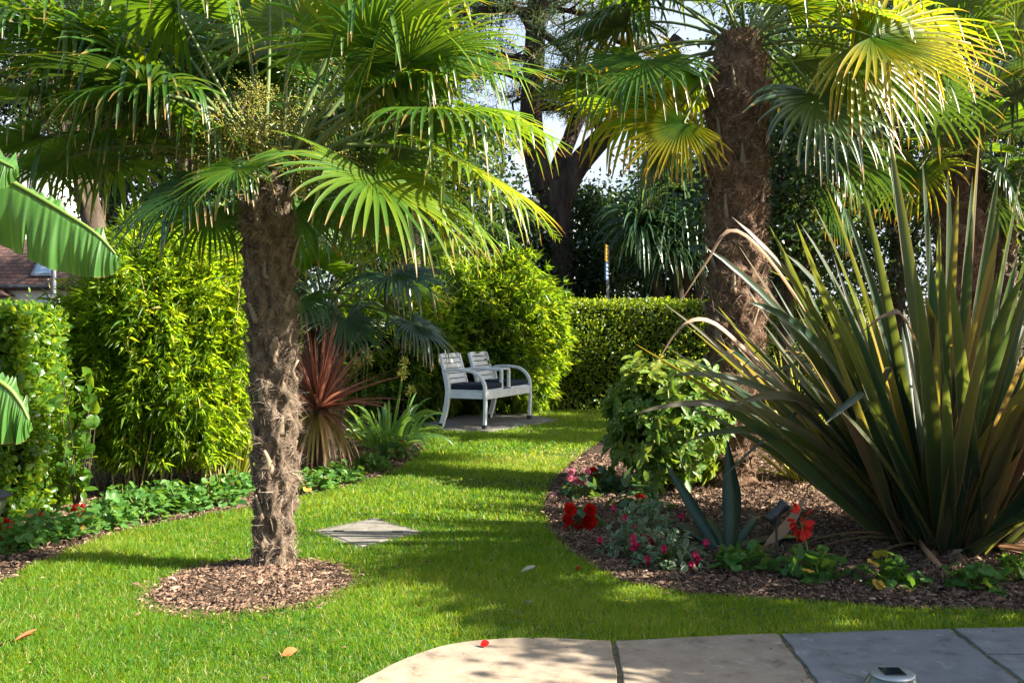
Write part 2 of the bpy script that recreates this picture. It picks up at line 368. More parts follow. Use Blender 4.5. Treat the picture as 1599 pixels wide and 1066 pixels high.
M['geranium'] = leaf_mat('geranium_leaf', [(0, (.028, .095, .022)), (.6, (.060, .155, .028)), (.96, (.11, .21, .035)), (1, (.40, .22, .04))],
                         [(0, (.14, .36, .03)), (1, (.36, .56, .04))], .30, rough=.5, spec=.35)
M['begonia'] = leaf_mat('begonia_leaf', [(0, (.024, .070, .026)), (1, (.06, .12, .035))], [(0, (.12, .26, .03)), (1, (.3, .4, .05))], .25, rough=.4, spec=.45)
M['fuchsia'] = leaf_mat('variegated_leaf', [(0, (.045, .10, .050)), (1, (.09, .16, .08))], [(0, (.18, .34, .12)), (1, (.3, .45, .2))], .28,
                        edge=(.34, .32, .22), edge_at=.60, rough=.45, spec=.4)
M['agave'] = leaf_mat('agave_leaf', [(0, (.012, .045, .028)), (1, (.028, .072, .042))], [(0, (.05, .12, .05)), (1, (.1, .2, .08))], .06, rough=.42, spec=.5)
M['banana'] = None
M['red'] = leaf_mat('red_petal', [(0, (.42, .006, .006)), (1, (.70, .022, .012))], [(0, (.6, .02, .01)), (1, (.85, .06, .02))], .35, rough=.5, spec=.3)
M['pink'] = leaf_mat('pink_petal', [(0, (.55, .12, .20)), (1, (.75, .36, .46))], [(0, (.7, .2, .3)), (1, (.85, .45, .5))], .35, rough=.5, spec=.3)
M['magenta'] = leaf_mat('fuchsia_petal', [(0, (.36, .008, .05)), (1, (.62, .03, .12))], [(0, (.5, .02, .08)), (1, (.75, .06, .18))], .3, rough=.5, spec=.3)
M['stemgreen'] = solid_mat('green_stem', [(.3, (.07, .13, .02)), (.7, (.14, .20, .04))], .5, .4, 8, 2, 0)
M['seed'] = solid_mat('seed_head', [(0, (.20, .24, .03)), (.7, (.42, .40, .07)), (1, (.5, .36, .16))], .6, .3, 8, 2, 0, use_rnd=.8)
M['orange_leaf'] = leaf_mat('fallen_leaf', [(0, (.34, .07, .02)), (1, (.50, .17, .05))], [(0, (.5, .12, .02)), (1, (.6, .2, .04))], .2, rough=.7)
M['pale_leaf'] = leaf_mat('pale_fallen_leaf', [(0, (.30, .28, .22)), (1, (.45, .42, .34))], [(0, (.3, .28, .2)), (1, (.4, .4, .3))], .15, rough=.7)

M['yellowing'] = leaf_mat('yellowing_leaf', [(0, (.42, .26, .03)), (1, (.5, .32, .05))], [(0, (.7, .45, .04)), (1, (.8, .5, .06))], .3, rough=.6)

def stone_mat(name, cols, nscale=1.6, st1=(.7, 3, 1), st2=(.5, 2.5, 1)):
    m, nt, nd, lk = newmat(name)
    rp = ramp_node(nd, cols)
    nf = math_n(nt, 'ADD', math_n(nt, 'MULTIPLY', noise(nt, nscale, 8, .62, stretch=st1), .5), math_n(nt, 'MULTIPLY', attr(nd, 'rnd'), .5))
    lk.new(nf, rp.inputs[0])
    sp = ramp_node(nd, [(.34, (.45, .43, .40)), (.42, (.8, .79, .77)), (.55, (1.05, 1.04, 1.02))]); lk.new(noise(nt, 11, 9, .72), sp.inputs[0])
    c = mixc(nt, .8, rp.outputs[0], sp.outputs[0], 'MULTIPLY')
    li = ramp_node(nd, [(.63, (0, 0, 0)), (.68, (1, 1, 1))]); lk.new(noise(nt, 22, 5, .6), li.inputs[0]); lf = math_n(nt, 'MULTIPLY', li.outputs[0], .45)
    c = mixc(nt, lf, c, (.36, .36, .31)); mo = ramp_node(nd, [(.66, (0, 0, 0)), (.74, (1, 1, 1))]); lk.new(noise(nt, 5.3, 8, .7), mo.inputs[0]); c = mixc(nt, math_n(nt, 'MULTIPLY', mo.outputs[0], .55), c, (.075, .078, .05))
    p = nd.new('ShaderNodeBsdfPrincipled'); lk.new(c, p.inputs['Base Color']); p.inputs['Roughness'].default_value = .78
    p.inputs['Specular IOR Level'].default_value = .3
    b = nd.new('ShaderNodeBump'); b.inputs['Strength'].default_value = .55; b.inputs['Distance'].default_value = .006
    lk.new(noise(nt, 14, 8, .65, stretch=st2), b.inputs['Height']); lk.new(b.outputs[0], p.inputs['Normal'])
    o = nd.new('ShaderNodeOutputMaterial'); lk.new(p.outputs[0], o.inputs[0])
    return m
M['flag'] = stone_mat('sandstone_paving', [(.25, (.165, .17, .175)), (.45, (.22, .22, .215)), (.62, (.26, .21, .16)), (.85, (.31, .245, .175))])
M['joint'] = solid_mat('mortar_joint', [(.3, (.12, .11, .06)), (.55, (.30, .25, .17)), (.8, (.42, .36, .26))], .95, .1, 40, 6, .8, .01)
M['concrete'] = stone_mat('weathered_concrete', [(.2, (.13, .12, .105)), (.5, (.19, .175, .15)), (.85, (.27, .25, .215))], 3, (1, 1, 1), (3, 3, 3))
M['white_paint'] = solid_mat('painted_bench', [(.3, (.50, .53, .55)), (.7, (.66, .68, .69))], .5, .4, 6, 6, .15, .003)
M['navy'] = solid_mat('navy_cushion', [(.3, (.012, .017, .03)), (.7, (.024, .032, .05))], .85, .2, 30, 4, .3, .004)
M['foot'] = solid_mat('bench_foot', [(.3, (.02, .022, .025)), (.7, (.04, .042, .045))], .6, .3, 10, 2, 0)
M['black'] = solid_mat('black_plastic', [(.3, (.012, .013, .015)), (.7, (.03, .032, .036))], .4, .5, 10, 2, 0)
M['steel'] = solid_mat('brushed_steel', [(.3, (.36, .38, .40)), (.7, (.5, .52, .54))], .4, .5, 20, 2, 0, metallic=.7)
M['pv'] = solid_mat('solar_cell', [(.3, (.006, .008, .016)), (.7, (.014, .02, .034))], .08, .8, 30, 1, 0)
M['glass'] = solid_mat('lantern_glass', [(.3, (.06, .075, .05)), (.7, (.12, .14, .10))], .08, .8, 12, 2, 0)
M['grey_metal'] = solid_mat('grey_metal', [(.3, (.09, .10, .115)), (.7, (.16, .175, .19))], .5, .5, 8, 2, 0)
M['tile'] = None
M['render'] = solid_mat('white_render', [(.3, (.62, .62, .60)), (.7, (.76, .75, .72))], .9, .2, 4, 5, .1, .004)
M['skyglass'] = solid_mat('window_glass', [(.3, (.16, .24, .32)), (.7, (.26, .36, .46))], .05, .9, 2, 1, 0)
M['yellow'] = solid_mat('yellow_sign', [(.3, (.36, .19, .012)), (.7, (.42, .24, .02))], .5, .4, 8, 2, 0)
M['blue'] = solid_mat('blue_sign', [(.3, (.015, .05, .13)), (.7, (.03, .08, .18))], .5, .4, 8, 2, 0)
M['pale'] = solid_mat('pale_print', [(.3, (.55, .58, .6)), (.7, (.68, .7, .7))], .5, .4, 8, 2, 0)
M['brush'] = solid_mat('frame_dark', [(.3, (.03, .035, .04)), (.7, (.06, .065, .07))], .5, .4, 8, 2, 0)
def tile_mat():
    m, nt, nd, lk = newmat('clay_tiles')
    tc = nd.new('ShaderNodeTexCoord'); mp = nd.new('ShaderNodeMapping'); mp.inputs['Rotation'].default_value = (R_(90), 0, 0)
    br = nd.new('ShaderNodeTexBrick'); br.inputs['Scale'].default_value = 2.6; br.inputs['Color1'].default_value = (.12, .06, .045, 1)
    br.inputs['Color2'].default_value = (.065, .042, .038, 1); br.inputs['Mortar'].default_value = (.03, .02, .018, 1); br.inputs['Mortar Size'].default_value = .03
    lk.new(tc.outputs['Object'], mp.inputs[0]); lk.new(mp.outputs[0], br.inputs['Vector'])
    c = mixc(nt, .8, br.outputs['Color'], mixc(nt, noise(nt, 3, 5), (.5, .5, .5), (1.5, 1.4, 1.3)), 'MULTIPLY')
    p = nd.new('ShaderNodeBsdfPrincipled'); lk.new(c, p.inputs['Base Color']); p.inputs['Roughness'].default_value = .85
    o = nd.new('ShaderNodeOutputMaterial'); lk.new(p.outputs[0], o.inputs[0]); return m
M['tile'] = tile_mat()
def banana_mat():
    m, nt, nd, lk = newmat('banana_blade')
    t = attr(nd, 't'); ws = math_n(nt, 'SINE', math_n(nt, 'MULTIPLY', t, 330.0)); wb = math_n(nt, 'SINE', math_n(nt, 'MULTIPLY', t, 71.0))
    f = math_n(nt, 'ADD', math_n(nt, 'MULTIPLY', ws, .22), math_n(nt, 'ADD', math_n(nt, 'MULTIPLY', wb, .18), .5), True)
    c = mixc(nt, f, (.030, .100, .022), (.065, .165, .03)); tcol = mixc(nt, f, (.24, .50, .04), (.44, .68, .09))
    eg = nd.new('ShaderNodeMapRange'); lk.new(math_n(nt, 'ADD', math_n(nt, 'ABSOLUTE', attr(nd, 'u')), math_n(nt, 'MULTIPLY', noise(nt, 16, 3), .08)), eg.inputs[0]); eg.inputs[1].default_value = 1.015; eg.inputs[2].default_value = 1.05
    blot = ramp_node(nd, [(.35, (.6, .62, .5)), (.65, (1.35, 1.25, 1.1))]); lk.new(noise(nt, 5, 4), blot.inputs[0])
    c = mixc(nt, .7, c, blot.outputs[0], 'MULTIPLY'); c = mixc(nt, eg.outputs[0], c, (.20, .13, .05)); tcol = mixc(nt, eg.outputs[0], tcol, (.3, .18, .06))
    p = nd.new('ShaderNodeBsdfPrincipled'); lk.new(c, p.inputs['Base Color']); p.inputs['Roughness'].default_value = .42
    b = nd.new('ShaderNodeBump'); b.inputs['Strength'].default_value = .4; b.inputs['Distance'].default_value = .004; lk.new(f, b.inputs['Height']); lk.new(b.outputs[0], p.inputs['Normal'])
    tr = nd.new('ShaderNodeBsdfTranslucent'); lk.new(tcol, tr.inputs[0])
    mx = nd.new('ShaderNodeMixShader'); mx.inputs[0].default_value = .3; lk.new(p.outputs[0], mx.inputs[1]); lk.new(tr.outputs[0], mx.inputs[2])
    o = nd.new('ShaderNodeOutputMaterial'); lk.new(mx.outputs[0], o.inputs[0]); return m
M['banana'] = banana_mat()

# ------------------------------------------------------------------ setting: ground, lawn, beds, paving
mb = MB(); mb.add([[-150, -30, 0], [150, -30, 0], [150, 260, 0], [-150, 260, 0]], np.array([[0, 1, 2, 3]]))
tag(mb.build('ground', M['soil']), kind='structure')

def inside(poly, x, y):
    r = np.zeros(len(x), bool); n = len(poly)
    for i in range(n):
        x1, y1 = poly[i]; x2, y2 = poly[(i + 1) % n]
        c = ((y1 > y) != (y2 > y)) & (x < (x2 - x1) * (y - y1) / (y2 - y1 + 1e-12) + x1)
        r ^= c
    return r
RB_PX = [(1640, 965), (1599, 962), (1440, 955), (1300, 945), (1140, 936), (1040, 925), (960, 905), (900, 872), (865, 835), (850, 795), (856, 765), (880, 735), (915, 705), (950, 680), (972, 655)]
LB_PX = [(645, 672), (662, 695), (640, 722), (565, 754), (480, 776), (380, 797), (200, 832), (60, 882), (0, 912)]
right_edge = spline([G(*p)[:2] for p in RB_PX], 70)
left_edge = spline([G(*p)[:2] for p in LB_PX], 50)
lawn_poly = np.vstack([[[6, 3.75], [6, 3.98]], right_edge, [[1.5, 14.05], [-.9, 14.05]], left_edge, [[-3.2, 3.6], [-3.2, 2.2], [6, 2.2]]])
mb = MB(); mb.add(np.c_[lawn_poly, np.full(len(lawn_poly), .006)], np.arange(len(lawn_poly))[None])
tag(mb.build('lawn', M['turf']), kind='structure')

PALM1 = G(425, 893)
ring_c = G(398, 917)[:2]; RING_A, RING_B = .415, .45
th = np.linspace(0, 2 * PI, 48, endpoint=False)
rngr = np.random.default_rng(3)
wob = 1 + .05 * np.sin(3 * th + 1) + .03 * np.sin(5 * th)
ring = ring_c + np.c_[np.cos(th) * RING_A * wob, np.sin(th) * RING_B * wob]
mb = MB()
mb.add(np.vstack([np.c_[ring, np.full(48, .010)], np.c_[ring_c + (ring - ring_c) * .6, np.full(48, .045)], [[*ring_c, .06]]]),
       [np.stack([np.arange(48), (np.arange(48) + 1) % 48, (np.arange(48) + 1) % 48 + 48, np.arange(48) + 48], -1),
        np.stack([np.arange(48) + 48, (np.arange(48) + 1) % 48 + 48, np.full(48, 96)], -1)])
tag(mb.build('mulch_ring', M['soil']), kind='structure')

patio_edge = spline([G(*p)[:2] for p in [(470, 1130), (520, 1098), (580, 1064), (640, 1035), (705, 1015), (790, 1006), (880, 1006), (960, 1010), (1090, 1003), (1220, 998), (1450, 991), (1599, 988), (1700, 986)]], 60)
patio_poly = np.vstack([patio_edge, [[4, 3.85], [4, 2.2], [-.7, 2.2]]])
mb = MB(); extrude_poly(mb, patio_poly, -.05, .018)
tag(mb.build('patio_bed', M['joint']), kind='structure')
# paving slabs cut by joints: each slab is a polygon of the patio between joint lines
def clip(poly, a, b, c):   # keep a*x+b*y<=c
    out = []; n = len(poly)
    for i in range(n):
        p, q = poly[i], poly[(i + 1) % n]; fp = a * p[0] + b * p[1] - c; fq = a * q[0] + b * q[1] - c
        if fp <= 0: out.append(p)
        if (fp < 0 < fq) or (fq < 0 < fp): s = fp / (fp - fq); out.append(p + s * (np.asarray(q) - p))
    return np.array(out)
jx = [-2, .365, .995, 1.665, 2.6, 4.2]; gap = .007
mb = MB(); rngp = np.random.default_rng(11)
tones = [1.0, .84, .08, .22, .3]
for i in range(5):
    p0 = clip(patio_poly, -1, .04, -(jx[i] - .15 + .15) - gap + .04 * 3.5)
    p0 = clip(p0, 1, -.04, jx[i + 1] - gap - .04 * 3.5)
    for (ya, yb, dt) in (((2.2, 2.75, .1), (2.765, 9, 0)) if i < 3 else ((2.2, 3.50, .05), (3.514, 9, 0))):
        p = clip(clip(p0, 0, -1, -ya), 0, 1, yb)
        if len(p) < 3: continue
        pp = []
        for i2 in range(len(p)):
            q0, q1 = p[i2], p[(i2 + 1) % len(p)]; k2 = max(1, int(np.linalg.norm(q1 - q0) / .045))
            pp += [q0 + (q1 - q0) * f2 / k2 for f2 in range(k2)]
        p = np.array(pp); c = p.mean(0); p = c + (p - c) * .994 + rngp.normal(0, .0022, p.shape)
        extrude_poly(mb, p, .0, .026 + rngp.uniform(-.001, .001), rnd=tones[i] + dt)
tag(mb.build('patio', M['flag'], smooth=False, bevel=.004), kind='structure')

# concrete cover in the lawn, slab under the bench
cov = [G(*p)[:2] for p in [(483, 831), (586, 809), (668, 834), (560, 862)]]
cc = np.mean(cov, 0)
def cover():
    t = thing('access_cover', 'square concrete access cover set flush in the lawn behind the near palm', 'access cover', (*cc, 0))
    m = MB(); extrude_poly(m, cov, -.02, .009, rnd=.3); m.build('frame', M['concrete'], t, False, .004)
    m = MB(); extrude_poly(m, [cc + (p - cc) * .80 for p in np.array(cov)], 0, .013, rnd=.45); m.build('lid', M['concrete'], t, False, .004)
    for k in (0, 2):
        m = MB(); c = cc + (cov[k] - cc) * .5; box(m, (*c, .0125), (.06, .03, .004)); m.build('lifting_socket', M['black'], t, False)
cover()
bs = [G(*p)[:2] for p in [(657, 666), (700, 676), (762, 677), (876, 659), (772, 640)]]
mb = MB(); extrude_poly(mb, bs, -.05, .03, rnd=.3)
tag(mb.build('paving_slab', M['concrete'], None, False, .006), kind='structure')

# grass: one object of many blades
def grass():
    rng = np.random.default_rng(5); m = MB()
    for (y0, y1, dens, ln, wd) in ((3.1, 4.4, 24000, .037, .0030), (4.4, 6.0, 15500, .038, .0038), (6.0, 9.0, 7000, .040, .0056), (9.0, 14.2, 3000, .050, .0088)):
        x0, x1 = max(-3.2, -.53 * y1), min(6, .53 * y1)
        n = int((x1 - x0) * (y1 - y0) * dens); x = rng.uniform(x0, x1, n); y = rng.uniform(y0, y1, n)
        ok = inside(lawn_poly, x, y) & ~inside(patio_poly - np.array([0, .022]), x, y) & (np.abs(x) < .53 * y + .1)
        ok &= ((((x - ring_c[0]) / RING_A) ** 2 + ((y - ring_c[1]) / RING_B) ** 2) > 1.0 + .10 * np.sin(7 * np.arctan2(y - ring_c[1], x - ring_c[0]) + 2 * np.sin(x * 40)) + rng.normal(0, .04, n))
        ok &= ~inside(np.array([cc + (p - cc) * .90 for p in np.array(cov)]), x, y) & ~inside(np.array(bs), x, y)
        x, y = x[ok], y[ok]; n = len(x)
        patch = .5 + .25 * np.sin(x * 2.1 + 1.3 * np.sin(y * 1.7)) + .25 * np.sin(y * 2.9 + x * 1.1 + 2)
        dry = np.sin(x * 1.3 + 4 * np.sin(y * .9)) * np.sin(y * 1.9 - .6 * x)
        kp = rng.random(n) > .75 * np.clip((dry - .45) * 2.2, 0, 1); x, y, patch, dry = x[kp], y[kp], patch[kp], dry[kp]; n = len(x)
        tall = np.sin(x * 6.3 + 2 * np.sin(y * 5.1)) * np.sin(y * 7.7 + 1.5 * np.sin(x * 4.3))
        L = ln * rng.uniform(.5, 1.2, n) * (.8 + .3 * patch + .28 * tall)
        d0 = np.c_[rng.normal(0, .42, n), rng.normal(0, .42, n), np.ones(n)]
        P, D = march(np.c_[x, y, np.full(n, .004)], d0, L, 3, rng.uniform(.05, .55, n)[:, None])
        side = nz(np.c_[rng.normal(size=n), rng.normal(size=n) * .6, np.zeros(n)])
        wds = np.stack([np.full(n, wd * .5), np.full(n, wd * .42), np.full(n, wd * .08)], 1)
        fine = np.sin(x * 17 + 3 * np.sin(y * 11)) * np.sin(y * 19 + 2 * np.sin(x * 13)); r = np.clip(.08 + .38 * patch + .34 * rng.random(n) + .12 * fine + .16 * np.maximum(dry, 0), 0, .93)
        r = np.where(rng.random(n) < .05 + .12 * np.maximum(dry - .3, 0), rng.uniform(.94, 1, n), r)
        strips(m, P, D, side, wds, rnd=r, flat=True)
    n = 9000; x = rng.uniform(-2.6, 2.4, n); y = rng.uniform(3.2, 9.5, n); cl = np.sin(x * 3.1 + 5 * np.sin(y * 1.3)) * np.sin(y * 3.7 + 3 * np.sin(x * 1.9))
    ok = inside(lawn_poly, x, y) & ~inside(patio_poly, x, y) & (cl > .45) & ((((x - ring_c[0]) / RING_A) ** 2 + ((y - ring_c[1]) / RING_B) ** 2) > 1.1) & ~inside(np.array(cov), x, y)
    x, y = x[ok], y[ok]; n = len(x); a0 = rng.uniform(0, 6, n); z0 = rng.uniform(.016, .038, n)
    for k in range(3):
        a = a0 + k * 2.09; scatter(m, 'oval', np.c_[x, y, z0], np.c_[np.cos(a), np.sin(a), .25 + 0 * a], np.c_[rng.normal(0, .2, (n, 2)), np.ones(n)], .011, .009, rng.uniform(.1, .45, n), 1)
    tag(m.build('grass', [M['grass'], M['geranium']], smooth=False), 'short sunlit lawn grass between the planted beds', 'grass', kind='stuff')
grass()

def chips():
    rng = np.random.default_rng(9); m = MB()
    def put(x, y, z, s):
        n = len(x); d = np.c_[rng.normal(size=(n, 2)), rng.normal(0, .18, n)]; nr = np.c_[rng.normal(0, .3, (n, 2)), np.ones(n)]
        L = rng.gamma(2.2, .0075, n) * s + .005 * s
        scatter(m, 'chip', np.c_[x, y, z + rng.uniform(0, .012, n)], d, nr, L, np.minimum(L * .5, rng.uniform(.0025, .0075, n) * s), rng.beta(1.6, 2.2, n))
    n = 150000; x = rng.uniform(.15, 4.6, n); y = rng.uniform(4.0, 9.2, n)
    ok = ~inside(lawn_poly, x, y) & (x < .54 * y + .1) & (rng.random(n) < np.clip(6.2 / y, 0, 1) ** 1.5); put(x[ok], y[ok], np.full(ok.sum(), .006), 1.0)
    n = 40000; x = rng.uniform(-3.1, -.7, n); y = rng.uniform(4.4, 10.0, n)
    ok = ~inside(lawn_poly, x, y); put(x[ok], y[ok], np.full(ok.sum(), .006), 1.0)
    n = 32000; a = rng.uniform(0, 2 * PI, n); q = np.where(rng.random(n) < .035, rng.uniform(1.0, 1.22, n), np.sqrt(rng.random(n)) * 1.03)
    x = ring_c[0] + np.cos(a) * RING_A * q; y = ring_c[1] + np.sin(a) * RING_B * q
    put(x, y, np.maximum(.06 - .05 * q, .012), .8)
    n = 520; x = rng.uniform(-2.6, 2.4, n); y = rng.uniform(3.2, 8, n); ok = inside(lawn_poly, x, y) & ~inside(patio_poly, x, y); x, y = x[ok], y[ok]; put(x, y, np.full(len(x), .022), .8)
    n = 260; i = rng.integers(0, len(right_edge), n); e = right_edge[i] + rng.normal(0, .05, (n, 2)); put(e[:, 0], e[:, 1], np.full(n, .02), .9)
    n = 60; x = rng.uniform(-.3, 2.3, n); y = rng.uniform(3.2, 3.8, n); ok = inside(patio_poly, x, y); put(x[ok], y[ok], np.full(ok.sum(), .027), .45)
    tag(m.build('bark_mulch', M['chip'], smooth=False), 'brown bark chips strewn over the beds and round the near palm', 'mulch', kind='stuff')
chips()

# ------------------------------------------------------------------ palms
def fan_frond(name, parent, C, H, R, rng, mats, nseg=40, spread=2.35, droop=.30, face=None, tone=.5, pet_r=.011, fdir=None):
    m = MB(); C = np.asarray(C, float); H = np.asarray(H, float); dv = H - C; l = np.linalg.norm(dv)
    ctrl = C + dv * .5 + UP * .22 * l * (1 - abs(dv[2]) / (l + 1e-6)) + rng.normal(0, .02, 3)
    path = bez(C, ctrl, H, 9)
    tube(m, path, np.linspace(pet_r * 1.25, pet_r * .7, 9), 6, mat=1)
    T = nz(path[-1] - path[-2])
    F = nz(T + np.array([0, 0, -.22]) + rng.normal(0, .08, 3))
    if fdir is not None: F = nz(np.asarray(fdir, float)); spread = min(spread, 1.95)
    n0 = UP if face is None else np.asarray(face, float)
    if face is None and abs(F[2]) > .85: n0 = -nz(np.array([dv[0], dv[1], 0]) + 1e-3)
    N = nz(n0 + rng.normal(0, .16, 3)); N = nz(N - (N @ F) * F); S_ = np.cross(F, N)
    th = np.linspace(-spread, spread, nseg) + rng.normal(0, .012, nseg); dth = 2 * spread / (nseg - 1)
    side = -np.sin(th)[:, None] * F + np.cos(th)[:, None] * S_
    d0 = np.cos(th)[:, None] * F + np.sin(th)[:, None] * S_ + .10 * N
    L = R * (1 - .20 * (np.abs(th) / spread) ** 2) * rng.uniform(.90, 1.05, nseg)
    S = 10; st = np.linspace(0, 1, S)
    g = np.zeros((nseg, S)); g[:, :4] = .02 * droop / .3
    g[:, 4:] = droop * rng.uniform(.25, 1.0, nseg)[:, None] * np.linspace(.35, 1.0, S - 4)[None]
    kink = np.where(rng.random(nseg) < .10 + .75 * droop, rng.integers(4, 8, nseg), 99)
    P, D = march(np.repeat(H[None], nseg, 0) + d0 * .004, d0, L, S, g, (kink, rng.uniform(1.0, 3.2, nseg)))
    rr = st * R; rf = R * .36
    wprof = np.where(rr < rf, rr * dth * .53 + .0015, rf * dth * .53 * np.clip((1 - st) / (1 - .42), 0, 1) ** .6 + .0012)
    strips(m, P, D, side, wprof[None], fold=.55, rnd=np.clip(tone + rng.normal(0, .13, nseg), 0, 1))
    return m.build(name, mats, parent)

def palm_trunk(parent, base, top, r0, r1, rng, hairs=5000, stubs=22, hw=.0013):
    base = np.asarray(base, float); top = np.asarray(top, float); Hh = np.linalg.norm(top - base)
    nr, nh = 72, 110; z = np.linspace(-.02, 1, nh); a = np.linspace(0, 2 * PI, nr, endpoint=False)
    Z, A = np.meshgrid(z, a, indexing='ij')
    r = r0 + (r1 - r0) * np.clip(Z, 0, 1) ** .8
    per = .125 * (r0 / .084) ** .55; sp_ = A / (2 * PI)
    lay = (Z * Hh / per + 2 * sp_ + .16 * np.sin(3 * A + 5 * Z) + .10 * np.sin(7 * A + 3)) % 1.0     # overlapping fibre mats
    r = r * (.90 + .26 * lay ** 1.7) + .010 * np.sin(7 * A + 31 * Z) + .007 * np.sin(13 * A - 57 * Z) + rng.normal(0, .0035, Z.shape)
    r = r * (1 - .38 * np.clip((Z - .86) / .14, 0, 1) ** 1.5)
    r = r + .05 * r0 / .12 * np.exp(-np.maximum(Z, 0) * Hh / .05)
    lean = base + (top - base) * Z[..., None] + np.stack([.018 * np.sin(Z * 5), .01 * np.sin(Z * 4), 0 * Z], -1)
    V = lean + np.stack([np.cos(A) * r, np.sin(A) * r, 0 * r], -1)
    i = np.arange(nh * nr).reshape(nh, nr); j = np.roll(i, -1, 1)
    m = MB(); m.add(V.reshape(-1, 3), [np.stack([i[:-1], j[:-1], j[1:], i[1:]], -1).reshape(-1, 4), i[-1][None]])
    tr = m.build('trunk', M['fibre_warm' if r0 > .15 else 'fibre'], parent)
    # loose hair
    m = MB(); n = hairs; pw = (.22 + lay[2:nh - 1] ** 3).ravel(); ix = rng.choice(pw.size, n, p=pw / pw.sum()); zi = ix // nr + 2; ai = ix % nr
    p = V[zi, ai]; lip = lay[zi, ai]; rad = np.c_[np.cos(a[ai]), np.sin(a[ai]), np.zeros(n)]; tan = np.c_[-np.sin(a[ai]), np.cos(a[ai]), np.zeros(n)]
    sg = np.where(np.sin(3 * a[ai] + zi * .31) > 0, 1, -1)[:, None]
    d = rad * rng.uniform(.05, .55, n)[:, None] + tan * sg * rng.uniform(.2, 1.2, n)[:, None] + UP * rng.normal(.2, .5, n)[:, None]
    L = (rng.gamma(3.5, .007, n) + .007) * (.7 + .7 * lip) * (r0 / .084) ** .3
    P, D = march(p - rad * .004, d, L, 4, rng.normal(.12, .22, n)[:, None])
    strips(m, P, D, rdir(rng, n), np.linspace(1, .4, 4)[None] * hw, rnd=rng.random(n), flat=True)
    h = m.build('loose_fibre', M['hair_warm' if r0 > .15 else 'hair'], parent)
    for k in range(stubs):       # cut leaf bases
        zz = .10 + .86 * (k + rng.random()) / stubs; ang = -PI / 2 + ((k * 2.399) % (2 * PI) - PI) * .62
        rr = r0 + (r1 - r0) * zz ** .8
        c = base + (top - base) * zz; rd = np.array([math.cos(ang), math.sin(ang), 0]); tn = np.array([-math.sin(ang), math.cos(ang), 0])
        ln = rng.uniform(.09, .19) * (r0 / .1) ** .5; q = rng.uniform(.2, .75)
        pth = bez(c + rd * (rr * .9), c + rd * (rr * 1.03) + UP * ln * .5, c + rd * (rr * 1.02 + .05 * q) + UP * ln + tn * rng.normal(0, .012), 6)
        m = MB(); wv = np.linspace(.026, .008, 6) * rng.uniform(.6, 1.3) * (r0 / .084) ** .4
        T = nz(np.gradient(pth, axis=0)); nn = nz(np.cross(tn, T))
        Vv = np.stack([pth - tn * wv[:, None], pth + nn * .006, pth + tn * wv[:, None], pth - nn * .010], 1)
        ii = np.arange(24).reshape(6, 4); jj = np.roll(ii, -1, 1)
        m.add(Vv.reshape(-1, 3), [np.stack([ii[:-1], jj[:-1], jj[1:], ii[1:]], -1).reshape(-1, 4), ii[-1][None], ii[0][None, ::-1]], rng.random())
        m.build('leaf_base', M['stub'], parent)

def flower_cluster(parent, C, E, rng, n=900, spread=.16, mat='fruit'):
    C = np.asarray(C, float); E = np.asarray(E, float); m = MB()
    path = bez(C, (C + E) / 2 + UP * .08, E, 10); tube(m, path, np.linspace(.008, .004, 10), 5, mat=1)
    k = 46; tt = rng.uniform(.35, 1, k); st = C + (path[(tt * 9).astype(int)] - C)
    d = nz(rdir(rng, k) + (E - C) / np.linalg.norm(E - C) * .6 + np.array([0, 0, -.25]))
    P, D = march(st, d, spread * rng.uniform(.6, 1.3, k), 8, .12)
    strips(m, P, D, rdir(rng, k), .0022, rnd=.5, mat=0, flat=True)
    bi = rng.integers(0, k, n); si = rng.integers(1, 8, n)
    scatter(m, 'bead', P[bi, si] + rng.normal(0, .012, (n, 3)), rdir(rng, n), rdir(rng, n), rng.uniform(.006, .012, n), rng.uniform(.006, .012, n), rng.random(n))
    return m.build('flower_cluster', [M[mat], M['petiole']], parent)

def fan_palm(name, label, base, top, r0, r1, d, fronds, crown_px, seed, extra=8, hairs=5000, stubs=22, hw=.0013, nseg=40, clusters=(), Rdef=.6, group=None, elmin=-.1, droop=.32):
    rng = np.random.default_rng(seed)
    t = thing(name, label, 'palm tree', base, group)
    palm_trunk(t, base, top, r0, r1, rng, hairs, stubs, hw)
    C = W(*crown_px, d)
    for f in fronds:
        px, py, dd = f[:3]; R = f[3] if len(f) > 3 else Rdef; ml = f[4] if len(f) > 4 else 'palm'; tone = f[5] if len(f) > 5 else rng.uniform(.3, .75)
        dr = f[6] if len(f) > 6 else droop * rng.uniform(.6, 1.4)
        H = W(px, py, d) ; H = W(px, py, d + dd)
        c = C + np.array([rng.normal(0, .035), rng.normal(0, .035), rng.uniform(-.06, .1)])
        c = c + nz(H - C) * np.array([1, 1, 0]) * r1 * .5
        face = f[7] if len(f) > 7 else None
        fan_frond('frond', t, c, H, R * rng.uniform(.95, 1.06), rng, [M[ml], M['petiole']], nseg, rng.uniform(2.0, 2.5), dr, face, tone, fdir=f[8] if len(f) > 8 else None)
    for k in range(extra):
        az = 2.399 * k + rng.uniform(-.3, .3); el = rng.uniform(elmin, 1.15)
        H = C + np.array([math.cos(az) * math.cos(el), math.sin(az) * math.cos(el), math.sin(el)]) * Rdef * rng.uniform(1.1, 1.45)
        if H[1] < d - .55: continue
        fan_frond('frond', t, C + rng.normal(0, .03, 3), H, Rdef * rng.uniform(.85, 1.05), rng, [M['palm' if el > .6 else 'palm_shaded'], M['petiole']], nseg, 2.3, droop, None, rng.uniform(.2, .7))
    for (px, py, dd, n) in clusters:
        flower_cluster(t, C + np.array([0, 0, -.02]), W(px, py, d + dd), rng, n)
    return t

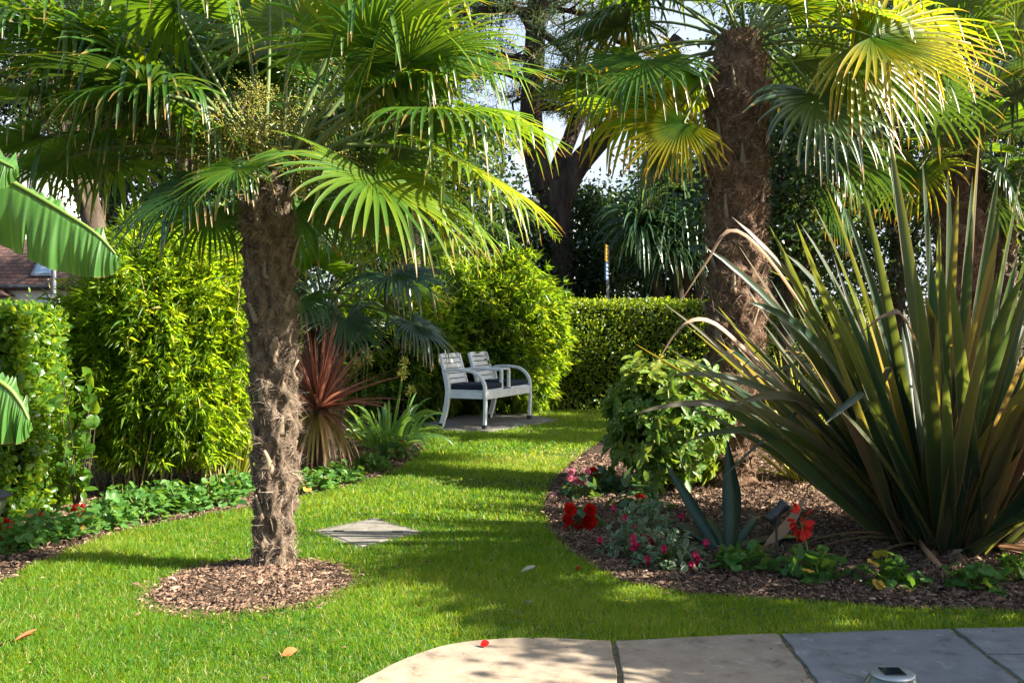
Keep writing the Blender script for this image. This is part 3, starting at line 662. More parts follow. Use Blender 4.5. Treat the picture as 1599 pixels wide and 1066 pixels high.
D1 = 4.65
P1 = fan_palm('fan_palm', 'near fan palm with shaggy brown trunk in a round mulch ring on the lawn', G(425, 893), W(424, 270, D1), .078, .116, D1, [
    (455, 38, .10, .64, 'palm', .85, .10, (0, -.55, .85)), (585, 280, -.42, .62, 'palm', .75, .30), (716, 254, -.12, .58, 'palm', .9, .30), (630, 52, .25, .66, 'palm', .8, .28),
    (672, 172, -.22, .58, 'palm', .55, .45), (275, 12, -.25, .60, 'palm', .45, .45), (122, 72, 0.0, .60, 'palm', .4, .28), (255, 148, -.30, .55, 'palm', .45, .55),
    (110, 245, -.05, .50, 'palm', .4, .45), (300, 288, -.40, .46, 'palm_shaded', .35, .35), (372, 262, -.50, .32, 'palm', .6, .3), (540, 150, .5, .6), (330, 95, .5, .6, 'palm_shaded'),
    (200, 175, .4, .58, 'palm_shaded'), (625, 205, .45, .6), (520, 50, .6, .6), (380, 10, .35, .62), (195, -30, .2, .62), (55, 150, .3, .55), (565, -40, -.05, .62, 'palm', .8, .3),
    (180, 255, .35, .5), (705, 105, .4, .58), (325, 205, -.1, .46, 'palm', .35, .5), (480, 190, .7, .5), (690, 315, .25, .46, 'palm', .6, .4), (460, 330, .6, .45, 'palm', .3, .5),
    (230, 60, .1, .6, 'palm', .4, .4), (560, 330, .35, .4, 'palm', .5, .5), (660, 90, .1, .6, 'palm', .5, .35), (740, 180, .2, .56, 'palm', .6, .35), (610, 300, .0, .5, 'palm', .4, .45), (160, 130, .1, .58, 'palm', .45, .45), (235, 215, .1, .52, 'palm', .35, .5), (60, 215, .1, .5, 'palm', .4, .4), (420, -40, .0, .62, 'palm', .6, .3), (90, -20, .2, .6, 'palm', .5, .3), (500, 250, .4, .5, 'palm_shaded', .3, .5), (40, 20, -.1, .55, 'palm', .4, .35), (330, 330, .4, .42, 'palm', .2, .5)],
    (425, 278), 21, extra=16, hairs=17000, stubs=24, hw=.0007, nseg=46,
    clusters=[(395, 135, -.15, 900), (340, 195, -.28, 900), (455, 140, .1, 700), (535, 248, -.25, 1000), (290, 230, -.1, 800), (375, 190, -.3, 600), (490, 215, .1, 600)])

D2 = 7.4
P2 = fan_palm('fan_palm', 'tall fan palm with thick hairy trunk rising behind the spotted laurel', G(1138, 512 + FPX * CAM_H / D2), W(1158, 52, D2), .172, .218, D2, [
    (1005, 95, -.25, .80, 'palm', .55, .4), (975, 40, .3, .8, 'palm_shaded', .5, .4), (950, 150, .1, .66, 'palm_yellow', .15, .16, None, (-.95, -.1, .02)), (905, 120, -.1, .6, 'palm', .4, .3, None, (-.95, -.1, .1)), (1068, 192, -.35, .60, 'palm_yellow', .8, .25, (-.1, -.6, .7), (-.85, -.1, -.5)),
    (1000, 150, .5, .75, 'palm_yellow', .4, .4), (1010, -30, -.1, .8), (1100, -80, -.3, .8), (1210, -90, .1, .85), (1130, -60, .6, .8), (1030, 215, .35, .6, 'palm_shaded', .4, .5),
    (1362, 58, -.55, .96, 'palm_yellow', .8, .14, (.1, -.7, .65), (.95, -.1, -.28)), (1330, 75, -.2, .85, 'palm_yellow', .55, .2, (.0, -.6, .7), (.7, .1, -.6)), (1340, 30, -.1, .8, 'palm', .75, .3), (1280, 150, -.3, .72, 'palm_shaded', .3, .5), (1285, 225, .1, .62, 'palm_shaded', .2, .6),
    (1310, -40, .3, .8, 'palm', .7, .3), (1420, 130, .5, .8, 'palm_shaded', .5, .3), (1240, 90, .6, .8, 'palm_shaded', .6, .4), (1335, 245, .5, .66, 'palm_shaded', .25, .6), (1230, 10, -.3, .75, 'palm', .7, .3),
    (1085, 120, .5, .7, 'palm_yellow', .6, .4), (1300, 300, .0, .5, 'palm_shaded', .2, .6), (1400, 40, .4, .8, 'palm', .9, .25)],
    (1157, 70), 31, extra=9, elmin=.35, hairs=34000, stubs=26, hw=.0011, Rdef=.76, nseg=40)

D3 = 9.6
P3 = fan_palm('fan_palm', 'shaded fan palm hung with flower clusters at the far right behind the flax', G(1508, 512 + FPX * CAM_H / D3), W(1502, 245, D3), .20, .24, D3, [
    (1592, 40, -.3, .85, 'palm', 1.0, .2), (1450, 55, .2, .8), (1395, 200, -.3, .7, 'palm_shaded', .3, .4), (1430, 130, .3, .75, 'palm_shaded'), (1585, 150, -.3, .75, 'palm_shaded', .3, .35), (1570, 265, -.2, .62, 'palm_shaded', .5, .4),
    (1435, 265, -.3, .62, 'palm_yellow', .3, .4), (1520, 60, .3, .85, 'palm', .95, .2), (1630, 190, .1, .75, 'palm_shaded'), (1500, 10, .1, .8, 'palm', .9, .2), (1640, 90, -.2, .85, 'palm', .9, .2), (1600, -30, 0, .85, 'palm', 1, .15),
    (1480, 300, .4, .6, 'palm_shaded'), (1540, 300, .3, .6, 'palm_shaded')],
    (1502, 225), 41, extra=8, hairs=3000, stubs=10, hw=.0024, Rdef=.75, nseg=36,
    clusters=[(1470, 190, -.3, 1500), (1550, 195, -.25, 1500), (1530, 245, -.35, 1300), (1450, 240, -.3, 1200), (1500, 150, -.2, 1200)])

D4 = 8.7
P4 = fan_palm('fan_palm', 'low dark green fan palm half hidden behind the red cordyline', G(505, 512 + FPX * CAM_H / D4), W(510, 478, D4), .14, .16, D4, [
    (612, 428, -.35, .62, 'palm_shaded', .35, .4), (645, 505, -.2, .52, 'palm_shaded', .15, .5), (562, 405, 0, .6, 'palm', .4), (492, 415, -.3, .6, 'palm', .5), (468, 468, -.35, .5, 'palm', .4), (585, 370, .3, .6),
    (530, 345, .2, .6, 'palm', .4), (665, 395, .35, .6), (440, 415, .2, .6), (540, 500, -.4, .5, 'palm_shaded', .3), (600, 480, .2, .5, 'palm_shaded', .2), (455, 360, .3, .6, 'palm', .5)],
    (512, 468), 51, extra=6, hairs=1500, stubs=8, hw=.002, nseg=36, Rdef=.6)

# feather palm behind the near palm
def feather_palm():
    rng = np.random.default_rng(61); d = 14.2
    b = G(640, 512 + FPX * CAM_H / d); C = W(645, 330, d)
    t = thing('feather_palm', 'feathery date palm with arching fronds behind the near fan palm', 'palm tree', b)
    m = MB(); tube(m, spline([b, b + (C - b) * .5 + [.03, 0, 0], C], 14), np.linspace(.2, .17, 14), 14); m.build('trunk', M['bark2'], t)
    tips = [(845, 430), (800, 300), (760, 190), (690, 120), (600, 110), (530, 150), (470, 230), (450, 330), (820, 230), (720, 260), (560, 230), (870, 370), (500, 420), (640, 160), (770, 380), (590, 420)]
    for k, (px, py) in enumerate(tips):
        E = W(px, py, d + rng.uniform(-.5, .7)); L = np.linalg.norm(E - C)
        mid = (C + E) / 2 + UP * (.35 + .25 * L)
        path = bez(C, mid, E, 40); T = nz(np.gradient(path, axis=0)); m = MB(); tube(m, path[::3], np.linspace(.012, .004, len(path[::3])), 5, mat=1)
        side = nz(np.cross(T, UP) + 1e-4)
        for sgn in (-1, 1):
            p0 = path[4:]; dd = nz(side[4:] * sgn + T[4:] * .75 + UP * .18)
            tt = np.linspace(0, 1, len(p0)); Ls = .46 * np.sin(PI * (.12 + .84 * tt)) ** .6
            P, D = march(np.repeat(p0, 2, 0), np.repeat(dd, 2, 0) + rng.normal(0, .08, (2 * len(p0), 3)), np.repeat(Ls, 2), 5, rng.uniform(.03, .2, 2 * len(p0))[:, None])
            strips(m, P, D, np.repeat(T[4:], 2, 0), np.array([.006, .012, .011, .008, .001])[None], fold=.4, rnd=np.clip(rng.normal(.4, .15, 2 * len(p0)), 0, 1))
        m.build('frond', [M['palm'], M['petiole']], t)
feather_palm()

# ------------------------------------------------------------------ sword-leaved plants
def sword(mb, P0, d0, L, wmax, rng, S=12, grav=.05, kink=None, kinkS=2.0, rnd=None, fold=.55, mat=0, side=None, basew=.6, pw=.55):
    n = len(P0); st = np.linspace(0, 1, S)
    prof = np.where(st < .35, basew + (1 - basew) * st / .35, np.clip((1 - st) / .65, 0, 1) ** pw); prof[-1] = .02
    P, D = march(P0, d0, L, S, grav, None if kink is None else (kink, kinkS))
    if side is None: side = nz(np.cross(D[:, 0], UP) + rng.normal(0, .35, (n, 3)))
    strips(mb, P, D, side, prof[None] * np.asarray(wmax).reshape(-1, 1), fold=fold, rnd=rng.random(n) if rnd is None else rnd, mat=mat)

def phormium():
    rng = np.random.default_rng(71); B = G(1472, 852)
    t = thing('flax_plant', 'huge bronze green flax plant with sword leaves in the right hand bed', 'flax plant', B)
    m = MB(); n = 235
    ca = rng.uniform(0, 2 * PI, n); cr = np.sqrt(rng.random(n)) * .29
    off = np.c_[np.cos(ca) * cr, np.sin(ca) * cr * .9, np.zeros(n)]
    tilt = np.clip(cr / .27 * .60 + np.abs(rng.normal(0, .16, n)), 0, 1.12)
    oa = ca + rng.normal(0, .45, n)
    d = np.c_[np.cos(oa) * np.sin(tilt), np.sin(oa) * np.sin(tilt), np.cos(tilt)]
    L = rng.uniform(1.25, 2.05, n) * (1 - .10 * tilt)
    g = (.004 + .030 * rng.random(n) ** 2 + .022 * tilt)[:, None] * np.linspace(.2, 1.8, 14)[None]
    kink = np.where(rng.random(n) < .10, rng.integers(8, 12, n), 99)
    sd_ = nz(np.c_[-np.sin(oa), np.cos(oa), np.zeros(n)] + rng.normal(0, .45, (n, 3)))
    sword(m, B + off, d, L, rng.uniform(.026, .052, n), rng, 14, g, kink, rng.uniform(.6, 1.5, n), rnd=np.clip(rng.beta(1.3, 1.9, n), 0, 1), side=sd_, fold=.5)
    # leaves that can be read one by one in the photo: base offset, tip pixel, depth of tip
    named = [((1530, 198), 5.2, .16, .04), ((1388, 212), 5.2, .12, .045), ((1595, 270), 5.0, .2, .045), ((1142, 338), 5.0, .45, .045), ((1100, 385), 5.1, .45, .042), ((1130, 640), 4.9, .75, .042),
             ((985, 648), 4.9, .7, .032), ((1045, 585), 5.0, .6, .035), ((1270, 318), 5.0, .3, .038), ((1320, 325), 5.0, .25, .035), ((1480, 265), 5.1, .2, .04), ((1560, 262), 5.1, .2, .04), ((1068, 690), 5.0, .6, .034), ((1290, 290), 5.3, .2, .02),
             ((1165, 470), 4.8, .6, .045), ((1225, 395), 4.9, .5, .045), ((1600, 430), 4.8, .5, .045), ((1440, 250), 5.3, .1, .04), ((1350, 300), 4.9, .15, .036), ((1250, 350), 5.0, .3, .036)]
    for (px, dt, bow, wd) in named:
        E = W(*px, dt); b = B + np.array([(E[0] - B[0]) * .12, rng.uniform(-.15, .1), 0])
        path = bez(b, b + (E - b) * .5 + UP * bow * .9 + np.array([-.1 * bow * np.sign(E[0] - B[0]), 0, 0]), E, 14)
        D = nz(np.gradient(path, axis=0)); st = np.linspace(0, 1, 14); prof = np.where(st < .4, .7 + .3 * st / .4, np.clip((1 - st) / .6, 0, 1) ** .6)
        sd_ = nz(np.array([1.0, 0, 0]) * rng.uniform(.6, 1) + np.array([0, 1, 0]) * rng.normal(0, .6) + UP * .1)
        if abs(E[0] - B[0]) > .7: sd_ = nz(np.array([-.3, .35, 1.0]) + rng.normal(0, .2, 3))
        strips(m, path[None], D[None], sd_[None], prof[None] * wd, fold=.5, rnd=np.array([rng.uniform(.1, .7)]))
    m.build('foliage', M['phormium'], t)
    # dry curled leaves
    for pts in ([W(1260, 640, 5.1), W(1175, 560, 5.0), W(1110, 505, 4.95), W(1065, 512, 4.9), W(1022, 573, 4.9)], [W(1300, 560, 5.1), W(1210, 420, 5.0), W(1145, 362, 4.95), W(1105, 410, 4.9), W(1064, 470, 4.9)],
                [W(1470, 640, 4.95), W(1415, 505, 4.9), W(1385, 494, 4.85), W(1345, 520, 4.85)], [G(1425, 850) + UP * .05, W(1450, 868, 4.95), W(1480, 893, 4.7)]):
        m = MB(); path = spline(pts, 18); D = nz(np.gradient(path, axis=0)); st = np.linspace(0, 1, 18)
        strips(m, path[None], D[None], nz(np.array([[.2, 1.0, .5]])), (np.clip((1 - st) * 2, .05, 1) ** .6)[None] * .022, fold=.5, rnd=rng.random(1)); m.build('dead_leaf', M['flax_dead'], t)
    m = MB(); n = 26; a = rng.uniform(0, 2 * PI, n)
    sword(m, B + np.c_[np.cos(a) * .2, np.sin(a) * .2, np.full(n, .03)], np.c_[np.cos(a), np.sin(a), rng.uniform(.0, .5, n)], rng.uniform(.3, .8, n), .02, rng, 10, .08)
    m.build('dead_foliage', M['flax_dead'], t)
phormium()

def flax2():
    rng = np.random.default_rng(72); B = G(1258, 752)
    t = thing('flax_plant', 'smaller yellow striped flax behind the left side of the huge flax', 'flax plant', B)
    m = MB(); n = 90; a = rng.uniform(0, 2 * PI, n); tilt = np.abs(rng.normal(.55, .3, n))
    d = np.c_[np.cos(a) * np.sin(tilt), np.sin(a) * np.sin(tilt), np.cos(tilt)]
    sword(m, B + np.c_[np.cos(a), np.sin(a), 0 * a] * rng.uniform(0, .12, n)[:, None], d, rng.uniform(.7, 1.15, n), rng.uniform(.012, .022, n), rng, 12,
          (.03 + .09 * rng.random(n))[:, None] * np.linspace(.4, 1.6, 12)[None])
    m.build('foliage', M['flax_yellow'], t)
flax2()

def red_cordyline():
    rng = np.random.default_rng(73); B = G(497, 742); C = W(497, 640, B[1])
    t = thing('cordyline', 'red bronze spiky cordyline with drooping yellowed lower leaves left of the bench', 'cordyline', B)
    m = MB(); tube(m, np.linspace(B, C, 8), np.linspace(.035, .045, 8), 8); m.build('trunk', M['bark2'], t)
    m = MB(); n = 120; a = rng.uniform(0, 2 * PI, n); el = rng.uniform(.02, 1.5, n)
    d = np.c_[np.cos(a) * np.cos(el), np.sin(a) * np.cos(el), np.sin(el)]
    sword(m, np.repeat(C[None], n, 0) + d * .03, d, rng.uniform(.50, .78, n), rng.uniform(.009, .015, n), rng, 10, (.02 + .05 * (1 - np.sin(el)))[:, None], rnd=np.clip(rng.beta(2, 2, n), 0, 1), basew=.8, fold=.35)
    m.build('foliage', M['cord_red'], t)
    m = MB(); n = 72; a = rng.uniform(0, 2 * PI, n); el = rng.uniform(-.5, .35, n)
    d = np.c_[np.cos(a) * np.cos(el), np.sin(a) * np.cos(el), np.sin(el)]
    sword(m, np.repeat(C[None], n, 0) - UP * .04 + d * .03, d, rng.uniform(.45, .62, n), rng.uniform(.010, .016, n), rng, 10, (.12 + .22 * rng.random(n))[:, None], basew=.8, fold=.35)
    m.build('old_foliage', M['cord_old'], t)
red_cordyline()

def green_cordyline():
    rng = np.random.default_rng(74); d = 15.9
    for lab, base, heads in (('green cordyline with fountains of drooping leaves left of the tall palm trunk', (1082, 0), [(1058, 300, 1.0), (1000, 350, .8), (1100, 350, .85), (1050, 385, .8)]),
                             ('green cordyline on a leaning stem right of the tall palm trunk', (1205, 0), [(1245, 285, .85), (1205, 330, .8), (1290, 320, .75)])):
        b = G(base[0], 512 + FPX * CAM_H / d)
        t = thing('cordyline', lab, 'cordyline', b)
        m = MB()
        for (px, py, s) in heads:
            h = W(px, py, d + rng.uniform(-.2, .2)); tube(m, spline([b, b + (h - b) * .5 + [rng.normal(0, .08), 0, -.05], h], 12), np.linspace(.11, .07, 12), 8)
        m.build('trunk', M['bark2'], t)
        for (px, py, s) in heads:
            h = W(px, py, d + rng.uniform(-.25, .1)); m = MB(); n = 210; a = rng.uniform(0, 2 * PI, n); el = rng.uniform(-.7, 1.45, n)
            dd = np.c_[np.cos(a) * np.cos(el), np.sin(a) * np.cos(el), np.sin(el)]
            sword(m, np.repeat(h[None], n, 0), dd, rng.uniform(.85, 1.3, n) * s, rng.uniform(.018, .028, n), rng, 12, (.10 + .14 * rng.random(n))[:, None] * np.linspace(.3, 1.7, 12)[None], rnd=np.clip(rng.normal(.45, .2, n), 0, 1), basew=.8, fold=.35)
            m.build('leaf_head', M['cord_green'], t)
green_cordyline()

def agave():
    rng = np.random.default_rng(75); B = G(1132, 858)
    t = thing('agave', 'dark blue green agave with one tall upright leaf in the right hand bed', 'agave', B)
    for k, pts in enumerate([[(1138, 855), (1141, 800), (1139, 745), (1136, 688)], [(1120, 855), (1095, 815), (1065, 765), (1038, 722)], [(1118, 858), (1090, 838), (1062, 822), (1052, 818)], [(1125, 862), (1095, 872), (1070, 880), (1055, 886)],
                             [(1150, 856), (1210, 842), (1270, 848), (1325, 858)], [(1150, 850), (1170, 825), (1180, 810), (1186, 806)], [(1150, 866), (1180, 878), (1205, 886), (1220, 890)], [(1130, 850), (1118, 830), (1105, 815), (1095, 808)]]):
        dd = [0, .02, .03, .03] if k == 0 else [0, -.05 if k in (3, 6) else .1, -.12 if k in (3, 6) else .2, -.18 if k in (3, 6) else .28]
        path = spline([np.maximum(W(*p, B[1] + x), [-9, 0, .012]) for p, x in zip(pts, dd)], 16); D = nz(np.gradient(path, axis=0)); st = np.linspace(0, 1, 16)
        wd = (.055, .034, .05, .05, .05, .03, .05, .035)[k] * np.where(st < .5, .75 + .5 * st, np.clip((1 - st) * 2, .02, 1) ** .75)
        m = MB(); sdv = np.array([1., .15, 0]) if k == 0 else nz(np.cross(D[4], UP)) if k > 1 else np.array([.8, .2, .5])
        # thick fleshy leaf: upper and lower skins
        S = 16; sdv = np.broadcast_to(nz(sdv), D.shape); sdv = nz(sdv - (sdv * D).sum(-1, keepdims=True) * D); nn = np.cross(sdv, D)
        if k: nn = nn * np.where(nn[:, 2:].mean() < 0, -1, 1)
        else: nn = nn * np.where(nn[:, 1:2].mean() > 0, -1, 1)
        th_ = (.012 * (1 - st) + .002)[:, None]
        V = np.stack([path - sdv * wd[:, None] + nn * wd[:, None] * .35, path + nn * th_ * .3, path + sdv * wd[:, None] + nn * wd[:, None] * .35, path - nn * th_], 1)
        i = np.arange(S * 4).reshape(S, 4); j = np.roll(i, -1, 1)
        m.add(V.reshape(-1, 3), [np.stack([i[:-1], j[:-1], j[1:], i[1:]], -1).reshape(-1, 4)], rng.random(), np.repeat(st, 4), 0)
        m.build('leaf', M['agave'], t)
agave()

# ------------------------------------------------------------------ bushes
def tuft_shell(rng, n, c, rad, inner=.75, zmin=0.02, power=2.0):
    """positions on a lumpy super-ellipsoid shell with outward normals"""
    q = rdir(rng, n); 
    s = (np.abs(q) ** power).sum(1) ** (1 / power); q = q / s[:, None]
    lump = 1 + .05 * np.sin(q[:, 0] * 7 + q[:, 2] * 5) + .05 * np.sin(q[:, 1] * 9 - q[:, 2] * 9 + 1) + .03 * np.sin(q[:, 2] * 17 + q[:, 0] * 13) + .04 * np.sin(q[:, 0] * 15 + q[:, 1] * 11)
    rr = (inner + (1 - inner) * rng.random(n) ** .6) * lump
    p = np.asarray(c) + q * rr[:, None] * np.asarray(rad)
    nr = nz(q / np.asarray(rad)); ok = p[:, 2] > zmin
    return p[ok], nr[ok]

def bamboo(label, base, c, rad, ntuft, seed, mat, leaf=(.085, .013), culms=60, power=2.6, zmin=.12):
    rng = np.random.default_rng(seed); t = thing('bamboo_clump', label, 'bamboo', base)
    p, nr = tuft_shell(rng, ntuft, c, rad, .62, zmin, power); nt = len(p); k = 9
    ps, ns_ = tuft_shell(rng, 260, c, np.asarray(rad) * 1.13, .93, zmin + .4, power); p = np.vstack([p, ps]); nr = np.vstack([nr, nz(ns_ + UP * .8)]); nt = len(p)
    ax = nz(nr * .9 + np.array([0, 0, -.15]) + rng.normal(0, .35, (nt, 3)))
    pos = np.repeat(p, k, 0) + rng.normal(0, .018, (nt * k, 3))
    d = nz(np.repeat(ax, k, 0) + rng.normal(0, .62, (nt * k, 3)) + np.array([0, 0, -.12]))
    nn = nz(np.array([0, 0, 1.0]) + rng.normal(0, .5, (nt * k, 3)))
    L = leaf[0] * rng.uniform(.6, 1.35, nt * k)
    rn = np.clip(np.repeat(rng.beta(2, 2.2, nt), k) * .8 + rng.random(nt * k) * .2, 0, .96); rn = np.where(rng.random(nt * k) < .02, 1, rn)
    m = MB(); scatter(m, 'lance2', pos, d, nn, L, leaf[1] * rng.uniform(.7, 1.3, nt * k), rn)
    m.build('foliage', M[mat], t)
    m = MB()
    for i in range(culms):
        a = rng.uniform(0, 2 * PI); q = math.sqrt(rng.random()) * .75
        b = np.array([c[0] + math.cos(a) * rad[0] * q, c[1] + math.sin(a) * rad[1] * q, 0]); e = b + np.array([rng.normal(0, .18), rng.normal(0, .18), c[2] + rad[2] * .6])
        tube(m, spline([b, (b + e) / 2 + rng.normal(0, .04, 3), e], 7), np.linspace(.007, .004, 7), 5, rnd=rng.random(), cap=False)
    m.build('culm', M['culm'], t)
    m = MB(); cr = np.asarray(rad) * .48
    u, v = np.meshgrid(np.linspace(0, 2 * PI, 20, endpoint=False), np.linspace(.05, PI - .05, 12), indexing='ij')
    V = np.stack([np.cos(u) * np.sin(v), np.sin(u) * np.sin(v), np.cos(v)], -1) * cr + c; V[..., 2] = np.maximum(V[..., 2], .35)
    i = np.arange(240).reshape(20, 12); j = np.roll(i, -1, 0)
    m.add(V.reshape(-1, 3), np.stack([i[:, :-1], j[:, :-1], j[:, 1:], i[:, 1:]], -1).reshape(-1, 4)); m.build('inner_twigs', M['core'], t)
    return t
bamboo('tall bright bamboo clump between the leafy hedge and the near palm', (-2.55, 7.2, 0), (-2.50, 7.25, .94), (.70, .68, .95), 8600, 81, 'bamboo', (.090, .0125), 90, 2.05, .24)
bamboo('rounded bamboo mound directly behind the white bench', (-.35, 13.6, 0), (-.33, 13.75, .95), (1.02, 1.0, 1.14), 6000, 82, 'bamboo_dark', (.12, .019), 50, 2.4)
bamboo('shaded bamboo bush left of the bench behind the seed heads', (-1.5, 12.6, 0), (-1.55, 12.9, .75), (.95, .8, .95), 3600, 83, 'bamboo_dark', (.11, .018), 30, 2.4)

def hedge(name, label, x0, x1, y0, y1, h, n, leaf, mat, seed, kind='oval', rag=.035, right=True):
    rng = np.random.default_rng(seed); t = thing(name, label, 'hedge', ((x0 + x1) / 2, (y0 + y1) / 2, 0))
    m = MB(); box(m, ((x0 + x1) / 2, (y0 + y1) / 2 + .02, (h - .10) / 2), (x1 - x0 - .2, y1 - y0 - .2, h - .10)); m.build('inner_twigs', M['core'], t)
    aF = (x1 - x0) * h; aT = (x1 - x0) * (y1 - y0); aS = (y1 - y0) * h if right else 0
    nF, nT, nS = (int(n * a / (aF + aT + aS)) for a in (aF, aT, aS))
    def U(a, b, k): return rng.uniform(a, b, k)
    P = [np.c_[U(x0, x1, nF), np.full(nF, y0), U(.02, h, nF)], np.c_[U(x0, x1, nT), U(y0, y1, nT), np.full(nT, h)], np.c_[np.full(nS, x1), U(y0, y1, nS), U(.02, h, nS)]]
    Nn = [np.tile([0, -1., .1], (nF, 1)), np.tile([0, 0, 1.], (nT, 1)), np.tile([1., 0, .1], (nS, 1))]
    p = np.vstack(P); nr = np.vstack(Nn)
    lump = .5 * np.sin(p[:, 0] * 4.1 + 2 * np.sin(p[:, 2] * 3.7)) + .5 * np.sin(p[:, 2] * 6.3 + p[:, 0] * 2.2 + p[:, 1] * 4)
    p = p + nr * (lump * rag - np.abs(rng.normal(0, .05, len(p))) + .02)[:, None]
    if kind: 
        m = MB(); k = len(p); d = nz(nr * .55 + rng.normal(0, .6, (k, 3)) + np.array([0, 0, .25])); nn = nz(nr + UP * .5 + rng.normal(0, .55, (k, 3)))
        L = leaf * rng.uniform(.6, 1.3, k); scatter(m, kind, p, d, nn, L, L * rng.uniform(.48, .62, k), np.clip(rng.beta(2, 2.2, k), 0, 1))
        # young shoots standing above the clipped top
        ns = int((x1 - x0) * 26); sx = U(x0, x1, ns); sy = U(y0, y1, ns); q = 7
        hh = np.repeat(rng.gamma(2, .022, ns), q); zz = h + hh * np.tile(np.linspace(.1, 1, q), ns)
        pp = np.c_[np.repeat(sx, q), np.repeat(sy, q), zz] + rng.normal(0, .006, (ns * q, 3))
        L = leaf * rng.uniform(.45, .8, ns * q)
        scatter(m, kind, pp, nz(rng.normal(0, .6, (ns * q, 3)) + UP * .9), rdir(rng, ns * q) + UP * .3, L, L * .5, np.clip(rng.normal(.75, .15, ns * q), 0, .93))
        m.build('foliage', M[mat], t)
    return t
hedge('clipped_hedge', 'long clipped boundary hedge behind the lawn right of the bench', -.4, 5.2, 14.25, 15.1, 1.54, 30000, .05, 'hedge', 91)
hedge('laurel_hedge', 'leafy laurel hedge at the left edge of the garden', -5.2, -2.96, 5.95, 6.6, 1.27, 22000, .056, 'laurel', 92, rag=.07)

def side_shrub():     # broad-leaved shrub in the gap between hedge and bamboo
    rng = np.random.default_rng(93); b = G(118, 800); t = thing('broadleaf_shrub', 'sparse shrub with big round leaves in the gap beside the bamboo', 'shrub', b)
    m = MB(); fo = MB()
    for k in range(9):
        e = b + np.array([rng.normal(0, .13), rng.normal(.05, .1), rng.uniform(.35, .95)]); path = spline([b, (b + e) / 2 + rng.normal(0, .03, 3), e], 9); tube(m, path, np.linspace(.006, .003, 9), 5)
        n = 14; i = rng.integers(2, 9, n); scatter(fo, 'oval', path[i], rdir(rng, n) + UP * .1 + np.array([0, -.4, 0]), rdir(rng, n) * .6 + np.array([0, -.5, .7]), rng.uniform(.05, .11, n), rng.uniform(.04, .075, n), rng.random(n) * .7)
    m.build('stem', M['bark2'], t); fo.build('foliage', M['laurel'], t)
side_shrub()

def aucuba():
    rng = np.random.default_rng(94); b = G(1040, 768); c = b + np.array([.02, .1, .50])
    t = thing('spotted_laurel', 'rounded spotted laurel bush with yellow flecked leaves by the lawn', 'shrub', b)
    p, nr = tuft_shell(rng, 420, c, (.44, .41, .45), .55, .06, 2.3); k = 8; n = len(p) * k
    ax = nz(nr + UP * .7 + rng.normal(0, .3, p.shape)); ang = np.tile(np.arange(k) * 2.4, len(p)); A = np.repeat(ax, k, 0)
    e1 = nz(np.cross(A, [.3, .8, .1])); e2 = np.cross(A, e1)
    d = nz(e1 * np.cos(ang)[:, None] + e2 * np.sin(ang)[:, None] + A * rng.uniform(-.2, .7, n)[:, None] + np.array([0, 0, -.12]))
    L = rng.uniform(.075, .135, n); m = MB()
    scatter(m, 'oval', np.repeat(p, k, 0), d, A + rng.normal(0, .25, (n, 3)), L, L * rng.uniform(.36, .46, n), np.clip(np.repeat(rng.random(len(p)), k) * .5 + rng.random(n) * .3 + .25 * (np.repeat(p[:, 2], k) > .75), 0, 1))  # top leaves lighter: light on the bush put into the colour
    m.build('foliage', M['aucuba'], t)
    m = MB()
    for i in range(16):
        e = p[rng.integers(0, len(p))]; tube(m, spline([b + rng.normal(0, .05, 3) * [1, 1, 0], (b + e) / 2, e], 6), np.linspace(.010, .005, 6), 5, cap=False)
    m.build('stem', M['bark2'], t)
aucuba()

# low round-leaved clumps with optional flower heads
def clump(name, label, cat, b, r, h, n, leaf, mat, seed, kind='round', group=None, asp=1.0):
    rng = np.random.default_rng(seed); t = thing(name, label, cat, b, group)
    q = rdir(rng, n); q[:, 2] = np.abs(q[:, 2]); rr = rng.uniform(.45, 1.05, n)[:, None]
    p = np.asarray(b) + q * rr * np.array([r, r, h]) + UP * .02
    L = leaf * rng.uniform(.6, 1.3, n); m = MB()
    d = nz(q * np.array([1, 1, .2]) + rng.normal(0, .5, (n, 3))); nn = nz(UP * 1.1 + q * .7 + rng.normal(0, .38, (n, 3)))
    rn = np.clip(rng.normal(.5, .22, n), 0, .95); rn = np.where(rng.random(n) < .012, 1, rn)
    scatter(m, kind, p - d * L[:, None] * .5, d, nn, L, L * asp, rn)
    m.build('foliage', M[mat], t)
    m = MB(); ns = min(n, 40); P, D = march(np.repeat(np.asarray(b)[None], ns, 0), p[:ns] - b, np.linalg.norm(p[:ns] - b, axis=1), 4, 0.0)
    strips(m, P, D, rdir(rng, ns), .0022, rnd=.4, flat=True); m.build('stem', M['stemgreen'], t)
    return t, rng
def flower_head(parent, c, rad, rng, mat='red', n=26, stalk_from=None, petal=.02):
    m = MB(); d = nz(rdir(rng, n) + UP * .5)
    scatter(m, 'petal', np.asarray(c) + d * rad * .45, nz(d + rng.normal(0, .5, (n, 3))), rdir(rng, n) + d, petal * rng.uniform(.8, 1.2, n), petal * 1.0, rng.random(n))
    f = m.build('flower_head', M[mat], parent)
    if stalk_from is not None:
        m = MB(); tube(m, spline([stalk_from, (np.asarray(stalk_from) + c) / 2 + rng.normal(0, .006, 3), c], 6), .0028, 5); m.build('flower_stalk', M['stemgreen'], parent)
